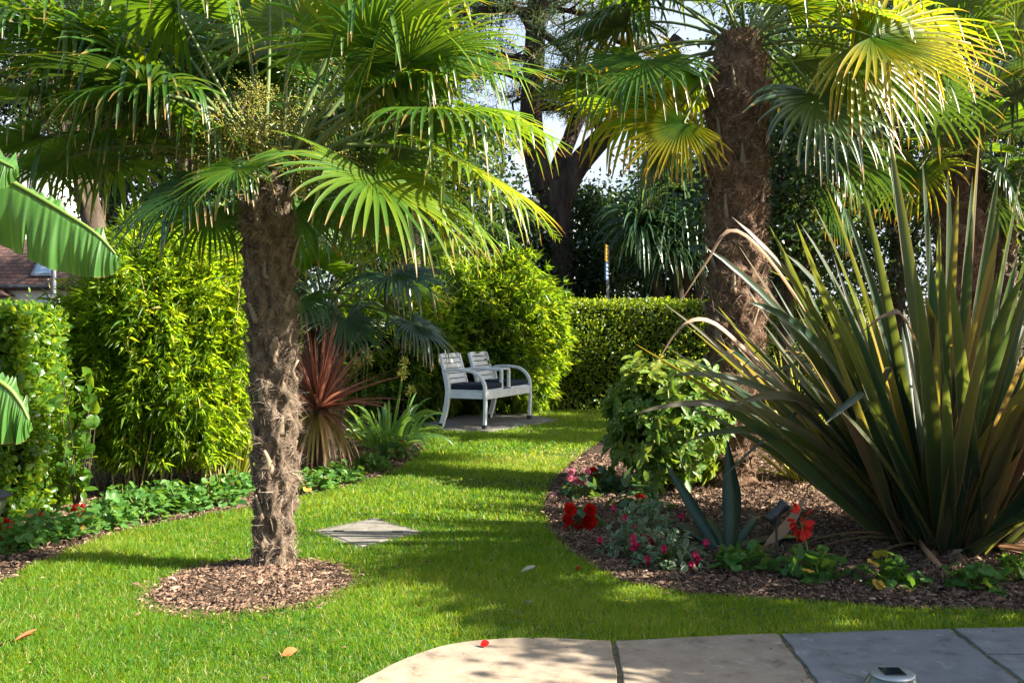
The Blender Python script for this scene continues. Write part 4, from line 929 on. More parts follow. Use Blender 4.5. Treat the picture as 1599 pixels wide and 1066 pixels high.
def rosette(parent, c, axis, rad, rng, mat='red', rings=5):
    m = MB(); axis = nz(axis); e1 = nz(np.cross(axis, [.3, .2, .9])); e2 = np.cross(axis, e1)
    for k in range(rings):
        n = 5 + k; f = (k + 1) / rings; a = rng.uniform(0, 6) + np.arange(n) * 2 * PI / n + rng.normal(0, .12, n); tilt = .25 + .85 * f
        d = nz((e1 * np.cos(a)[:, None] + e2 * np.sin(a)[:, None]) * math.sin(tilt) + axis * math.cos(tilt) + rng.normal(0, .1, (n, 3)))
        scatter(m, 'petal', np.asarray(c) - axis * .3 * rad * f + d * rad * .1, d, np.broadcast_to(axis, d.shape) + rng.normal(0, .15, d.shape), rad * (.45 + .6 * f), rad * (.5 + .55 * f), rng.random(n))
    m.build('flower', M[mat], parent)

GL = 'low geranium plants along the left border'
lefts = [(12, 862, .17, .19, 'geranium with scarlet flower heads at the left edge of the border', [(8, 820), (3, 838)]), (60, 850, .17, .16, 'low geranium second from the left edge with an orange withered leaf', []),
         (110, 838, .17, .15, 'geranium in front of the big leaved shrub with a red bloom behind it', [(58, 808), (122, 796)]), (165, 826, .19, .16, 'pale topped geranium where the bark shows at the lawn edge', []),
         (225, 812, .20, .17, 'dense geranium below the left part of the bamboo culms', []), (285, 800, .20, .18, 'geranium under the middle of the bamboo with one small red bloom', [(246, 792)]), (340, 790, .19, .18, 'geranium just left of the near palm trunk with a red bloom', [(312, 766)]),
         (255, 790, .2, .15, 'geranium tucked tight under the bamboo culms', []), (375, 772, .2, .17, 'geranium half hidden behind the left side of the near palm trunk', []), (485, 768, .2, .14, 'geranium right of the near palm trunk below the red cordyline', []),
         (530, 755, .2, .15, 'geranium under the drooping cordyline leaves on the right', []), (575, 738, .2, .17, 'bright geranium at the bend of the left border', []), (615, 718, .2, .2, 'geranium with two scarlet blooms at the far tip of the left border', [(621, 706), (624, 688)]),
         (195, 800, .18, .16, 'geranium at the dark foot of the bamboo on its left', [(126, 796)])]
for i, (px, py, r, h, lab, fl) in enumerate(lefts):
    b = G(px, py); t, rng = clump('geranium', lab, 'geranium', b, r, h, 150, .055, 'geranium', 200 + i, group=GL)
    for (fx, fy) in fl:
        e = W(fx, fy, b[1] + .02); flower_head(t, e, .035, rng, 'red', 30, b, .026)
GR = 'geraniums along the front of the right hand bed'
for i, (px, py, r, h, n, lab, fl) in enumerate([(1158, 893, .15, .13, 60, 'small geranium at the foot of the agave', []), (1265, 905, .17, .14, 80, 'geranium with one tall red bloom beside the black spotlight', [(1251, 815)]), (1392, 915, .15, .13, 62, 'geranium with yellowing leaves in front of the huge flax', []),
                                           (1525, 920, .15, .12, 46, 'sparse geranium near the right edge of the bed', []), (1590, 910, .13, .12, 36, 'geranium cut by the right edge of the picture', [])]):
    b = G(px, py); t, rng = clump('geranium', lab, 'geranium', b, r, h, n, .062, 'geranium', 240 + i, group=GR)
    if i == 2:
        
        for (qx, qy) in ((1362, 882), (1440, 922), (1370, 902)): m = MB(); scatter(m, 'round', W(qx, qy, b[1] - .1)[None], rdir(rng, 1), np.array([[.2, -.5, .8]]), .06, .06, rng.random(1)); m.build('yellow_leaf', M['yellowing'], t)
    for (fx, fy) in fl:
        e = W(fx, fy, b[1]); m = MB(); n = 30
        d = nz(rdir(rng, n) + np.array([0, 0, -.2])); scatter(m, 'petal', e + d * np.array([.02, .02, .05]), nz(d + np.array([0, 0, -.4])), rdir(rng, n), .045, .03, rng.random(n)); m.build('flower_head', M['red'], t)
        m = MB(); tube(m, spline([b, (b + e) / 2 + [.01, 0, 0], e], 6), .004, 6); m.build('flower_stalk', M['stemgreen'], t)

def begonias():
    b = G(908, 826); t, rng = clump('begonia', 'scarlet begonia with full double blooms at the edge of the right bed', 'begonia', b, .10, .13, 34, .075, 'begonia', 260, 'oval', asp=.6)
    for (px, py, rd) in [(890, 795, .042), (886, 811, .034), (921, 797, .044), (919, 814, .054), (893, 826, .054), (907, 826, .036)]:
        rosette(t, W(px, py, b[1] - .06), (rng.normal(0, .3), -1, .5), rd, rng, 'red')
    b = G(905, 778); t, rng = clump('begonia', 'pale pink begonia standing at the inner curve of the right bed', 'begonia', b, .13, .16, 40, .085, 'begonia', 261, 'oval', asp=.6)
    for (px, py, rd) in [(893, 737, .030), (902, 750, .036), (890, 746, .028), (911, 752, .03), (917, 735, .026)]: rosette(t, W(px, py, b[1] - .04), (rng.normal(0, .5), -1, .5), rd, rng, 'pink', 4)
    b = G(938, 770); t, rng = clump('begonia', 'dark leaved begonia with a single red bloom beside the spotted laurel', 'begonia', b, .16, .16, 60, .09, 'begonia', 262, 'oval', asp=.6)
    rosette(t, W(926, 737, b[1] - .02), (-.2, -1, .6), .04, rng, 'red'); rosette(t, W(967, 777, b[1] - .08), (.1, -1, .4), .028, rng, 'pink', 4)
    b = G(1000, 800); t, rng = clump('begonia', 'tall dark begonia with drooping leaves before the spotted laurel', 'begonia', b, .2, .24, 70, .10, 'begonia', 263, 'oval', asp=.55)
    rosette(t, W(996, 773, b[1] - .1), (0, -1, .2), .02, rng, 'red', 3); rosette(t, W(1004, 774, b[1] - .1), (0, -1, .2), .018, rng, 'red', 3)
begonias()

def fuchsia(px, py, r, h, n, seed, lab, nfl):
    b = G(px, py); t, rng = clump('fuchsia', lab, 'fuchsia', b, r, h, n, .048, 'fuchsia', seed, 'oval', 'variegated fuchsias at the edge of the right bed', .5)
    for k in range(nfl):
        a = rng.uniform(PI, 2 * PI); z = rng.uniform(.25, .9); e = b + np.array([math.cos(a) * r * .95, math.sin(a) * r * .8, h * z + .015])
        m = MB(); q = 7; ang = np.arange(q) * 2 * PI / q; d = nz(np.c_[np.cos(ang) * .45, np.sin(ang) * .45, -np.ones(q)])
        scatter(m, 'petal', np.repeat(e[None], q, 0), d, np.c_[np.cos(ang), np.sin(ang), .3 + 0 * ang], .038, .02, rng.random(q)); scatter(m, 'petal', np.repeat((e - UP * .022)[None], 5, 0), d[:5] * [.4, .4, 1], np.c_[np.cos(ang), np.sin(ang), 0 * ang][:5], .03, .016, rng.random(5))
        m.build('flower', M['magenta'], t)
fuchsia(985, 868, .17, .17, 260, 270, 'variegated fuchsia on the left with many crimson flowers over the bed edge', 11)
fuchsia(1045, 885, .19, .17, 300, 271, 'variegated fuchsia on the right touching the agave', 7)
fuchsia(1010, 838, .2, .2, 240, 272, 'greyish variegated fuchsia at the back of the other two', 5)

def agapanthus():
    rng = np.random.default_rng(95); b = G(605, 700)
    t = thing('agapanthus', 'agapanthus clump with glossy strap leaves and star shaped seed heads near the bench', 'agapanthus', b)
    m = MB(); n = 95; a = rng.uniform(0, 2 * PI, n); el = rng.uniform(.5, 1.4, n); q = np.sqrt(rng.random(n))
    p = b + np.c_[np.cos(a) * q * .22, np.sin(a) * q * .18, 0 * a]
    sword(m, p, np.c_[np.cos(a) * np.cos(el), np.sin(a) * np.cos(el), np.sin(el)], rng.uniform(.38, .62, n), rng.uniform(.015, .024, n), rng, 11, (.10 + .16 * rng.random(n))[:, None] * np.linspace(.2, 1.8, 11)[None], basew=.8, fold=.3, pw=.4)
    m.build('foliage', M['strap'], t)
    for (px, py, bx) in [(557, 567, 555), (575, 562, 562), (628, 584, 608), (641, 611, 622), (632, 567, 612), (570, 552, 560)]:
        e = W(px, py, b[1] + .15); s = G(bx, 690); m = MB(); tube(m, spline([s, (s + e) / 2 + [.005, 0, .01], e], 8), .006, 6, mat=1); k = 46
        d = nz(rdir(rng, k) + UP * .5); P, D = march(np.repeat(e[None], k, 0), d, rng.uniform(.045, .075, k), 3, 0.0); strips(m, P, D, rdir(rng, k), .0034, rnd=rng.random(k), flat=True)
        scatter(m, 'bead', P[:, -1], d, rdir(rng, k), .014, .007, rng.random(k)); m.build('seed_head', [M['seed'], M['stemgreen']], t)
agapanthus()

def yucca():
    rng = np.random.default_rng(96); b = G(365, 762); t = thing('yucca', 'upright striped sword leaved plant behind the left side of the near palm trunk', 'yucca', b)
    m = MB(); n = 60; a = rng.uniform(0, 2 * PI, n); tilt = np.abs(rng.normal(.2, .22, n)); d = np.c_[np.cos(a) * np.sin(tilt), np.sin(a) * np.sin(tilt), np.cos(tilt)]
    sword(m, b + np.c_[np.cos(a), np.sin(a), 0 * a] * .05, d, rng.uniform(.45, .85, n), rng.uniform(.009, .014, n), rng, 10, (.01 + .12 * tilt)[:, None])
    m.build('foliage', M['flax_yellow'], t)
yucca()

# banana leaves coming in from the left
def banana():
    rng = np.random.default_rng(97); d = 2.5; b = np.array([-2.35, 2.45, 0])
    t = thing('banana_plant', 'banana plant whose broad green leaves reach in at the left edge', 'banana plant', b)
    m = MB(); tube(m, spline([b, b + [0, .02, .8], b + [.05, 0, 1.7]], 12), np.linspace(.10, .06, 12), 12); m.build('stem', M['stemgreen'], t)
    for (mid, lw, uw, seed) in (([(-420, 90), (-260, 152), (-120, 214), (0, 274), (90, 326), (150, 365), (187, 404)], .172, .02, 0), ([(-330, 60), (-200, 130), (-80, 205), (-10, 246), (26, 264)], .10, .07, 1),
                                ([(-330, 420), (-200, 480), (-90, 550), (0, 596), (30, 626), (47, 660)], .15, .03, 2)):
        dd = d + [0, -.25, -.1][seed]; path = spline([W(*p, dd) for p in mid], 420); S = 420; st = np.linspace(0, 1, S)
        prof = np.sin(np.clip(st * .88 + .12, 0, 1) * PI) ** .55; prof = np.where(st > .97, prof * .9, prof)
        tear = np.ones(S)
        for k in range(3): tear *= 1 - rng.uniform(.12, .6) * np.clip(1 - np.abs(st - rng.uniform(.3, .95)) / rng.uniform(.002, .009), 0, 1)
        T = nz(np.gradient(path, axis=0)); K = 9; cols = []; us = []
        back = np.array([0, 1.0, 0])
        for k in range(-3, K):
            u = k / (K - 1) if k >= 0 else k / 3.0; w_ = (lw if k >= 0 else uw) * prof * abs(u) * (tear ** abs(u))
            rip = .0045 * np.sin(st * 190 + 1.5 * np.sin(st * 31)) * abs(u) + .014 * np.sin(st * 29 + 2) * abs(u) ** 2 + .006 * np.sin(st * 67 + 1) * abs(u)
            if k >= 0: off = np.array([-.10, -.28, -1.0]) * w_[:, None] + back * (.35 * w_ * u)[:, None] - back * rip[:, None]
            else: off = np.array([.1, 1.0, .25]) * w_[:, None] + UP * rip[:, None]
            cols.append(path + off); us.append(u)
        V = np.stack(cols, 1); kk = V.shape[1]; i = np.arange(S * kk).reshape(S, kk)
        m = MB(); m.add(V.reshape(-1, 3), np.stack([i[:-1, :-1], i[:-1, 1:], i[1:, 1:], i[1:, :-1]], -1).reshape(-1, 4), .5, np.repeat(st, kk), np.tile(us, S))
        lf = m.build('leaf', M['banana'], t)
        m = MB(); tube(m, path[::14], np.linspace(.012, .003, len(path[::14])), 6); m.build('midrib', M['stemgreen'], t)
banana()

# ------------------------------------------------------------------ bench
def bench():
    FL, FR = G(755, 670, .03), G(828, 653.5, .03)
    ax = nz((FR - FL) * [1, 1, 0]); fc = np.array([ax[1], -ax[0], 0]); ln = np.linalg.norm((FR - FL)[:2])
    fc = nz(fc)
    if fc[0] < 0: fc = -fc
    c = (FL + FR) / 2 - fc * .30; rz = math.atan2(ax[1], ax[0])
    t = thing('bench', 'pale painted twin seat garden bench with a small table between its seats', 'bench', (c[0], c[1], .03), rz=rz)
    # local: x along the bench, y towards the back (sign chosen below), z up; all children are built in local coordinates
    Rm = np.array([[math.cos(rz), math.sin(rz), 0], [-math.sin(rz), math.cos(rz), 0], [0, 0, 1]])
    fl = Rm @ fc; sy = -1 if fl[1] < 0 else 1        # front direction along local y
    hl = ln / 2 - .03; D = .30
    def F(x, y, z): return np.array([x, sy * y, z])   # y = + towards the front
    wx = np.array([1., 0, 0]); mat = M['white_paint']
    for s in (-1, 1):
        m = MB(); arc = [F(s * hl, .30, .0), F(s * hl, .31, .25), F(s * hl, .31, .42), F(s * hl, .285, .53), F(s * hl, .20, .62), F(s * hl, .08, .655), F(s * hl, -.08, .66), F(s * hl, -.22, .645)]
        sweep_rect(m, spline(arc, 40), wx, .026, .016); m.build('arm', mat, t, False, .005)
        m = MB(); sweep_rect(m, spline([F(s * hl, -.25, .0), F(s * hl, -.195, .18), F(s * hl, -.16, .40), F(s * hl, -.18, .55), F(s * hl, -.205, .66)], 24), wx, .026, .027); m.build('leg', mat, t, False, .005)
        for y in (.30, -.248):
            m = MB(); box(m, F(s * hl, y, .022), (.060, .05, .05)); m.build('foot', M['foot'], t, False, .003)
        m = MB(); box(m, F(s * hl, .06, .375), (.030, .44, .075)); m.build('side_rail', mat, t, False, .004)
    m = MB(); box(m, F(0, .30, .375), (2 * hl, .03, .09)); m.build('front_rail', mat, t, False, .004)
    m = MB(); box(m, F(0, -.165, .375), (2 * hl, .03, .08)); m.build('back_rail', mat, t, False, .004)
    sw = (2 * hl - .22) / 2; mid = .11
    for s in (-1, 1):
        xc = s * (mid + sw / 2)
        m = MB()
        for k in range(6): box(m, F(xc, -.13 + .077 * k, .425), (sw - .02, .074, .02))
        m.build('seat', mat, t, False, .003)
        cu = bpy.data.meshes.new('cushion'); import bmesh
        bm = bmesh.new(); bmesh.ops.create_cube(bm, size=1); bmesh.ops.scale(bm, vec=(sw - .04, .42, .06), verts=bm.verts); bmesh.ops.translate(bm, vec=tuple(F(xc, .07, .468)), verts=bm.verts)
        bmesh.ops.bevel(bm, geom=bm.edges[:], offset=.022, segments=4, affect='EDGES', profile=.6); bm.to_mesh(cu); bm.free(); cu.materials.append(M['navy'])
        for p in cu.polygons: p.use_smooth = True
        o = bpy.data.objects.new('cushion', cu); COL.objects.link(o); o.parent = t
        # backrest: frame stiles and slats, raked backwards
        a = F(0, -.16, .43); e = F(0, -.285, .835); u = nz(e - a); nrm = np.cross(wx, u); bl = np.linalg.norm(e - a)
        axm = np.array([wx, u, nrm])
        for q in (-1, 1): m = MB(); box(m, a + (e - a) / 2 + wx * (xc + q * (sw / 2 - .035)), (.034, bl, .036), axm); m.build('back_stile', mat, t, False, .004)
        m2 = MB()
        for k in range(7): box(m2, a + u * (.035 + bl * .148 * k * .985) + wx * xc, (sw - .108, .052, .018), axm)
        m2.build('backrest_slats', mat, t, False, .003)
        # inner arm and its front post
        m = MB(); sweep_rect(m, spline([F(s * mid, -.21, .645), F(s * mid, -.05, .655), F(s * mid, .27, .645)], 10), wx, .030, .013); m.build('arm', mat, t, False, .004)
        m = MB(); box(m, F(s * mid, .26, .53), (.05, .03, .21)); m.build('post', mat, t, False, .004)
    m = MB()
    for k in range(5): box(m, F(0, -.15 + .095 * k, .655), (2 * mid - .064, .088, .02))
    m.build('table_top', mat, t, False, .003)
bench()

# ------------------------------------------------------------------ small things
def spotlight():
    b = G(1213, 893); t = thing('spotlight', 'black garden spotlight on a ground spike in the right hand bed', 'spotlight', b)
    c = W(1212, 800, b[1]); m = MB(); tube(m, [b - UP * .02, b + UP * .15, c - UP * .03], [.006, .006, .006], 8); m.build('spike', M['black'], t)
    ax = nz(np.array([.75, .25, .62])); m = MB(); pr = [c - ax * .055, c - ax * .05, c - ax * .01, c + ax * .035, c + ax * .04, c + ax * .06]
    tube(m, pr, [.018, .024, .025, .025, .030, .031], 20); m.build('lamp_body', M['black'], t)
    m = MB(); tube(m, [c + ax * .061, c + ax * .062], [.027, .027], 20); m.build('lens', M['skyglass'], t)
    m = MB(); box(m, c - UP * .03, (.012, .05, .03)); m.build('bracket', M['black'], t, False, .002)
spotlight()

def solar_light():
    c = G(1393, 1073, .03); t = thing('solar_light', 'small round solar light standing on the grey patio slab', 'solar light', (c[0], c[1], .026))
    def lathe(prof, n=40):
        th = np.linspace(0, 2 * PI, n, endpoint=False); V = np.array([[[math.cos(a) * r, math.sin(a) * r, z] for a in th] for r, z in prof]) + [c[0], c[1], .026]
        i = np.arange(len(prof) * n).reshape(len(prof), n); j = np.roll(i, -1, 1); m = MB(); m.add(V.reshape(-1, 3), [np.stack([i[:-1], j[:-1], j[1:], i[1:]], -1).reshape(-1, 4), i[-1][None]]); return m
    lathe([(.084, 0), (.086, .010), (.082, .020), (.070, .042), (.068, .0455)]).build('lens_ring', M['glass'], t)
    lathe([(.069, .046), (.0695, .051), (.066, .054), (.05, .0545)]).build('cap', M['steel'], t)
    m = MB(); box(m, (c[0], c[1], .026 + .0565), (.066, .066, .003)); m.build('solar_panel', M['pv'], t, False)
    m = MB(); P = spline([(c[0] - .05, c[1] + .09, .029), (c[0] - .12, c[1] + .16, .03), (c[0] - .10, c[1] + .2, .03)], 12); tube(m, P, .0012, 5)
    tag(m.build('dry_stalk', M['stub']), 'thin dry stalk lying on the patio beside the solar light', 'dry stalk')
solar_light()

def lantern():
    b = G(-18, 866); t = thing('garden_lantern', 'dark garden lantern with a pale cap at the left edge of the border', 'lantern', b)
    z0 = W(0, 836, b[1])[2]
    def lathe(prof, nm, mat, n=24):
        th = np.linspace(0, 2 * PI, n, endpoint=False); V = np.array([[[math.cos(a) * r, math.sin(a) * r, z] for a in th] for r, z in prof]) + [b[0], b[1], 0]
        i = np.arange(len(prof) * n).reshape(len(prof), n); j = np.roll(i, -1, 1); m = MB(); m.add(V.reshape(-1, 3), [np.stack([i[:-1], j[:-1], j[1:], i[1:]], -1).reshape(-1, 4), i[-1][None]]); m.build(nm, mat, t)
    zt = W(0, 767, b[1])[2]
    lathe([(.02, 0), (.02, zt - .20), (.035, zt - .18), (.05, zt - .15)], 'post', M['black']); lathe([(.05, zt - .149), (.075, zt - .09), (.085, zt - .03)], 'glass', M['glass'])
    lathe([(.086, zt - .029), (.115, zt - .026), (.112, zt - .016), (.05, zt + .01), (.0, zt + .012)], 'cap', M['brush'])
lantern()

def litter():
    rng = np.random.default_rng(98)
    def leaf(name, lab, px, py, ln, wd, mat, dr, z=.03, cat='fallen leaf'):
        m = MB(); d = nz(np.array([[*dr, .12]])); scatter(m, 'oval', G(px, py, z)[None], d + np.array([[0, 0, .25]]), np.array([[.5, -.45, .8]]), ln, wd, np.array([rng.random()])); scatter(m, 'lance2', (G(px, py, z) + d[0] * ln * .2)[None], d + np.array([[.3, .2, .3]]), np.array([[-.5, -.4, .7]]), ln * .7, wd, np.array([rng.random()]))
        tag(m.build(name, M[mat]), lab, cat)
    leaf('fallen_leaf', 'orange curled leaf lying on the sunlit lawn left of the patio', 440, 1022, .055, .035, 'orange_leaf', (1, .25))
    leaf('fallen_leaf', 'long dull orange strip lying on the grass at the far left', 22, 1000, .09, .012, 'orange_leaf', (.8, .9))
    leaf('fallen_leaf', 'pale grey leaf lying in the shade right of the middle of the lawn', 812, 893, .085, .022, 'pale_leaf', (1, .35))
    leaf('fallen_leaf', 'small pale leaf on the shaded grass nearest the patio', 820, 940, .05, .018, 'pale_leaf', (.4, -.9))
    leaf('fallen_petal', 'red petal lying on the edge of the sandstone patio', 750, 1007, .035, .03, 'red', (1, .2), .034, 'fallen petal')
    leaf('fallen_petal', 'dark red petal on the lawn below the fuchsia', 896, 888, .04, .03, 'red', (.7, -.5), .03, 'fallen petal')
    leaf('fallen_petal', 'pink petal on the bark chips by the pale pink begonia', 860, 774, .05, .035, 'pink', (1, .3), .02, 'fallen petal')
    m = MB(); path = spline([W(1166, 875, 4.95), W(1200, 850, 5.0), W(1235, 812, 5.05), W(1262, 765, 5.1)], 14); D = nz(np.gradient(path, axis=0)); st = np.linspace(0, 1, 14)
    strips(m, path[None], D[None], np.array([[.7, .2, .5]]), (np.clip(np.minimum(st * 4 + .3, (1 - st) * 3), .02, 1))[None] * .026, .3, rnd=.25)
    tag(m.build('fallen_flax_leaf', M['flax_dead']), 'grey dry flax leaf leaning across the spotlight spike', 'fallen leaf')
litter()

# ------------------------------------------------------------------ trees
def crown_leaves(rng, c, rad, n, leaf, nclump=70, sig=.2, flat=.0):
    q = rdir(rng, nclump) * (rng.uniform(.35, 1.0, nclump) ** .6)[:, None]; cc_ = np.asarray(c) + q * rad
    k = rng.integers(0, nclump, n); s = sig * np.asarray(rad) * rng.uniform(.6, 1.3, nclump)[k][:, None]
    p = cc_[k] + rng.normal(size=(n, 3)) * s
    return p, np.clip(rng.beta(2, 2, n) * .7 + rng.random(nclump)[k] * .3, 0, 1), cc_
def tree(name, label, px, py, rpx, rpy, d, n, leaf, mat, seed, depth=None, nclump=80, sig=.2, base_px=None, group=None, cat='tree'):
    rng = np.random.default_rng(seed); c = W(px, py, d); s = d / FPX; rad = np.array([rpx * s, (depth or max(rpx, 60) * s * .8), rpy * s])
    b = np.array([W(base_px if base_px else px, 500, d)[0], d, 0]); t = thing(name, label, cat, b, group)
    p, rn, cc_ = crown_leaves(rng, c, rad, n, leaf, nclump, sig); ok = p[:, 2] > .05; p, rn = p[ok], rn[ok]; n = len(p)
    L = leaf * rng.uniform(.6, 1.3, n); m = MB(); scatter(m, 'lance2', p, nz(rdir(rng, n) + np.array([0, 0, -.2])), nz(rdir(rng, n) + UP * .4), L, L * .55, rn)
    m.build('crown', M[mat], t)
    m = MB(); tube(m, spline([b, b + (c - b) * .5 + rng.normal(0, .08, 3), c], 10), np.linspace(.16, .06, 10) * max(rad[0], .8) * .8, 10)
    for i in range(0, min(nclump, 34)):
        e = cc_[i]; st = b + (c - b) * rng.uniform(.35, .95); tube(m, spline([st, (st + e) / 2 + rng.normal(0, .06, 3) * rad, e], 6), np.linspace(.045, .012, 6), 5, cap=False)
    m.build('trunk', M['bark2'], t)
BT = 'dark evergreen trees behind the boundary hedge'
for i, (px, py, rx, ry, d, n, lab) in enumerate([(925, 405, 75, 115, 19.5, 11000, 'dark evergreen around the bus stop post'), (1055, 385, 95, 150, 18, 9000, 'dark evergreen behind the left green cordyline'), (1235, 230, 130, 330, 17.5, 17000, 'dark evergreen behind the tall palm trunk'),
                                            (1400, 210, 130, 340, 17, 18000, 'dark evergreen behind the middle of the huge flax'), (1580, 220, 130, 340, 16.5, 18000, 'dark evergreen at the far right behind the flowering palm'), (700, 360, 120, 150, 17.5, 9000, 'dark evergreen above the bamboo mound'),
                                            (555, 300, 130, 190, 17, 10000, 'dark evergreen behind the feathery palm'), (395, 290, 130, 190, 16.5, 10000, 'dark evergreen directly behind the near palm crown'), (245, 300, 110, 180, 16, 9000, 'dark evergreen behind the tall bright bamboo'),
                                            (825, 395, 75, 90, 19, 6000, 'dark evergreen between the bamboo mound and the pine')]):
    tree('evergreen_tree', lab, px, py, rx, ry, d, n, .11, 'dark', 300 + i, group=BT)
tree('oak_tree', 'small leaved dark oak crown filling the upper left corner', 70, 40, 190, 190, 14, 42000, .06, 'oak', 320, nclump=130, sig=.13, base_px=215)
tree('pine_tree', 'dense dark pine crown behind the forked pine high above the bench', 640, -20, 170, 120, 23, 16000, .10, 'dark', 322, nclump=120, sig=.11, base_px=600)
tree('evergreen_tree', 'tall dark evergreen directly behind the near palm flower clusters', 470, 70, 150, 170, 18, 18000, .11, 'dark', 323, nclump=110, sig=.16, group=BT)
tree('evergreen_tree', 'tall dark evergreen behind the gap between the two oak crowns', 180, 130, 120, 150, 18.5, 14000, .11, 'dark', 324, nclump=90, sig=.16, group=BT)
tree('oak_tree', 'second dark oak crown above the near palm with sky gaps', 330, -30, 200, 170, 14.5, 34000, .06, 'oak', 321, nclump=110, sig=.12, base_px=260)

def pine():
    rng = np.random.default_rng(331); d = 19.0; b = np.array([W(868, 500, d)[0], d, 0])
    t = thing('pine_tree', 'tall dark pine with forked trunk standing beyond the hedge', 'tree', b)
    def PX(*pts): return spline([W(x, y, d + z) for x, y, z in pts], 18)
    m = MB(); s = d / FPX
    fk = (868, 330, 0)
    tube(m, PX((868, 515, 0), (870, 400, 0), fk, (862, 285, 0)), np.linspace(28, 23, 18) * s, 14)
    tube(m, PX((850, 300, 0), (830, 200, .1), (834, 100, .1), (842, -60, .1), (850, -260, .1)), np.linspace(20, 13, 18) * s, 14)
    tube(m, PX(fk, (895, 268, -.1), (940, 215, -.3), (985, 160, -.5), (1060, 60, -.6)), np.linspace(22, 11, 18) * s, 12)
    tube(m, PX((862, 290, 0), (880, 240, .2), (905, 180, .3), (935, 100, .3), (950, 0, .3)), np.linspace(15, 7, 18) * s, 10)
    br = [((838, 60, 0), (800, 5, -.2), (740, -30, -.4)), ((834, 40, 0), (880, 80, -.3), (910, 120, -.4)), ((836, 90, 0), (800, 90, .2), (730, 70, .3), (660, 40, .4)), ((832, 130, 0), (770, 110, -.2), (700, 130, -.4), (640, 150, -.5)), ((842, 20, 0), (770, 15, -.1), (690, 20, -.3), (600, 5, -.5)),
          ((905, 180, .3), (860, 140, .5), (800, 160, .8)), ((940, 215, -.3), (920, 150, -.6), (900, 60, -.8)), ((985, 160, -.5), (1040, 150, -.4), (1090, 170, 0)), ((842, -20, 0), (900, -20, -.3), (1000, 30, -.5)), ((832, 160, 0), (880, 170, .2), (930, 160, .4)), ((830, 190, 0), (780, 200, .2), (720, 230, .3)), ((950, 30, .3), (900, 20, .5), (850, 10, .9)), ((960, 60, .3), (1010, 80, .5), (1060, 110, .6))]
    tips = []
    for B in br:
        P = PX(*B); tube(m, P, np.linspace(7.5, 2.2, 18) * s, 7)
        for k in range(5, 18): 
            tips.append(P[k])
            e = P[k] + rng.normal(0, 1, 3) * np.array([.45, .45, .3]); tube(m, bez(P[k], (P[k] + e) / 2 + UP * -.04, e, 5), np.linspace(.025, .008, 5), 5, cap=False)
            tips += [e, (P[k] + e) / 2]
    m.build('trunk', M['bark'], t)
    tips = np.array(tips); keep = rng.random(len(tips)) < .95; tips = tips[keep]
    m = MB(); k = 60; n = len(tips) * k; sub = np.repeat(tips, k, 0) + np.repeat(rng.normal(0, .12, (len(tips), 3)), k, 0) + rng.normal(0, .09, (n, 3)) * [1.3, 1.3, .7]
    dd = nz(rdir(rng, n) + UP * .35); P, D = march(sub, dd, rng.uniform(.08, .16, n), 3, .05)
    strips(m, P, D, rdir(rng, n), np.array([.006, .006, .001])[None], rnd=np.clip(np.repeat(rng.random(len(tips)), k) * .75 + rng.random(n) * .22, 0, 1), flat=True); m.build('needles', M['needle'], t)
pine()

# added trees, put in to cast shade; most stand out of view
def shade_palms():
    for lab, x, y, h, seed in (('tall unseen fan palm added for shade right of the far flax', 5.8, 9.1, 4.9, 405), ('low unseen fan palm added for shade between the patio and the huge flax', 5.0, 3.45, 2.3, 406), ('unseen fan palm added for shade to the right of the lawn', 7.2, 10.8, 3.3, 403), ('unseen fan palm added for shade near the right end of the hedge', 6.4, 13.0, 3.0, 404)):
        rng = np.random.default_rng(seed); b = np.array([x, y, 0.]); C = b + UP * h; t = thing('fan_palm', lab, 'palm tree', b)
        palm_trunk(t, b, C - UP * .1, .15, .19, rng, 400, 6, .003)
        for k in range(18 if h > 4 else 26):
            az = 2.399 * k; el = rng.uniform(-.35, 1.2); H = C + np.array([math.cos(az) * math.cos(el), math.sin(az) * math.cos(el), math.sin(el)]) * rng.uniform(.75, 1.0)
            fan_frond('frond', t, C + rng.normal(0, .03, 3), H, .72, rng, [M['palm'], M['petiole']], 28, 2.3, .3, None, .5)
shade_palms()
def shade_tree(lab, c, rad, n, leaf, seed):  # added evergreen, there for the shade it casts
    rng = np.random.default_rng(seed); c = np.array(c, float); rad = np.array(rad); b = c * [1, 1, 0]; t = thing('evergreen_tree', lab, 'tree', b)
    p, rn, cc_ = crown_leaves(rng, c, rad, n, leaf, 90, .22); n = len(p); L = leaf * rng.uniform(.6, 1.3, n); m = MB(); scatter(m, 'lance2', p, rdir(rng, n), rdir(rng, n), L, L * .6, rn); m.build('crown', M['dark'], t)
    m = MB(); tube(m, spline([b, b + (c - b) * .5 + [.05, .03, 0], c], 10), np.linspace(.11, .04, 10), 10)
    for i in range(28): st = b + (c - b) * rng.uniform(.4, .95); tube(m, spline([st, (st + cc_[i]) / 2, cc_[i]], 6), np.linspace(.03, .008, 6), 5, cap=False)
    m.build('trunk', M['bark2'], t)
shade_tree('dense unseen evergreen added to shade the patio from the right', (4.25, 2.75, 1.55), (1.0, .62, .85), 9000, .10, 411)
shade_tree('dark evergreen added behind the tall palm trunk to shade the bench', (3.1, 11.4, 3.0), (.95, .75, 1.35), 11000, .09, 412)  # added to keep the sun off the bench

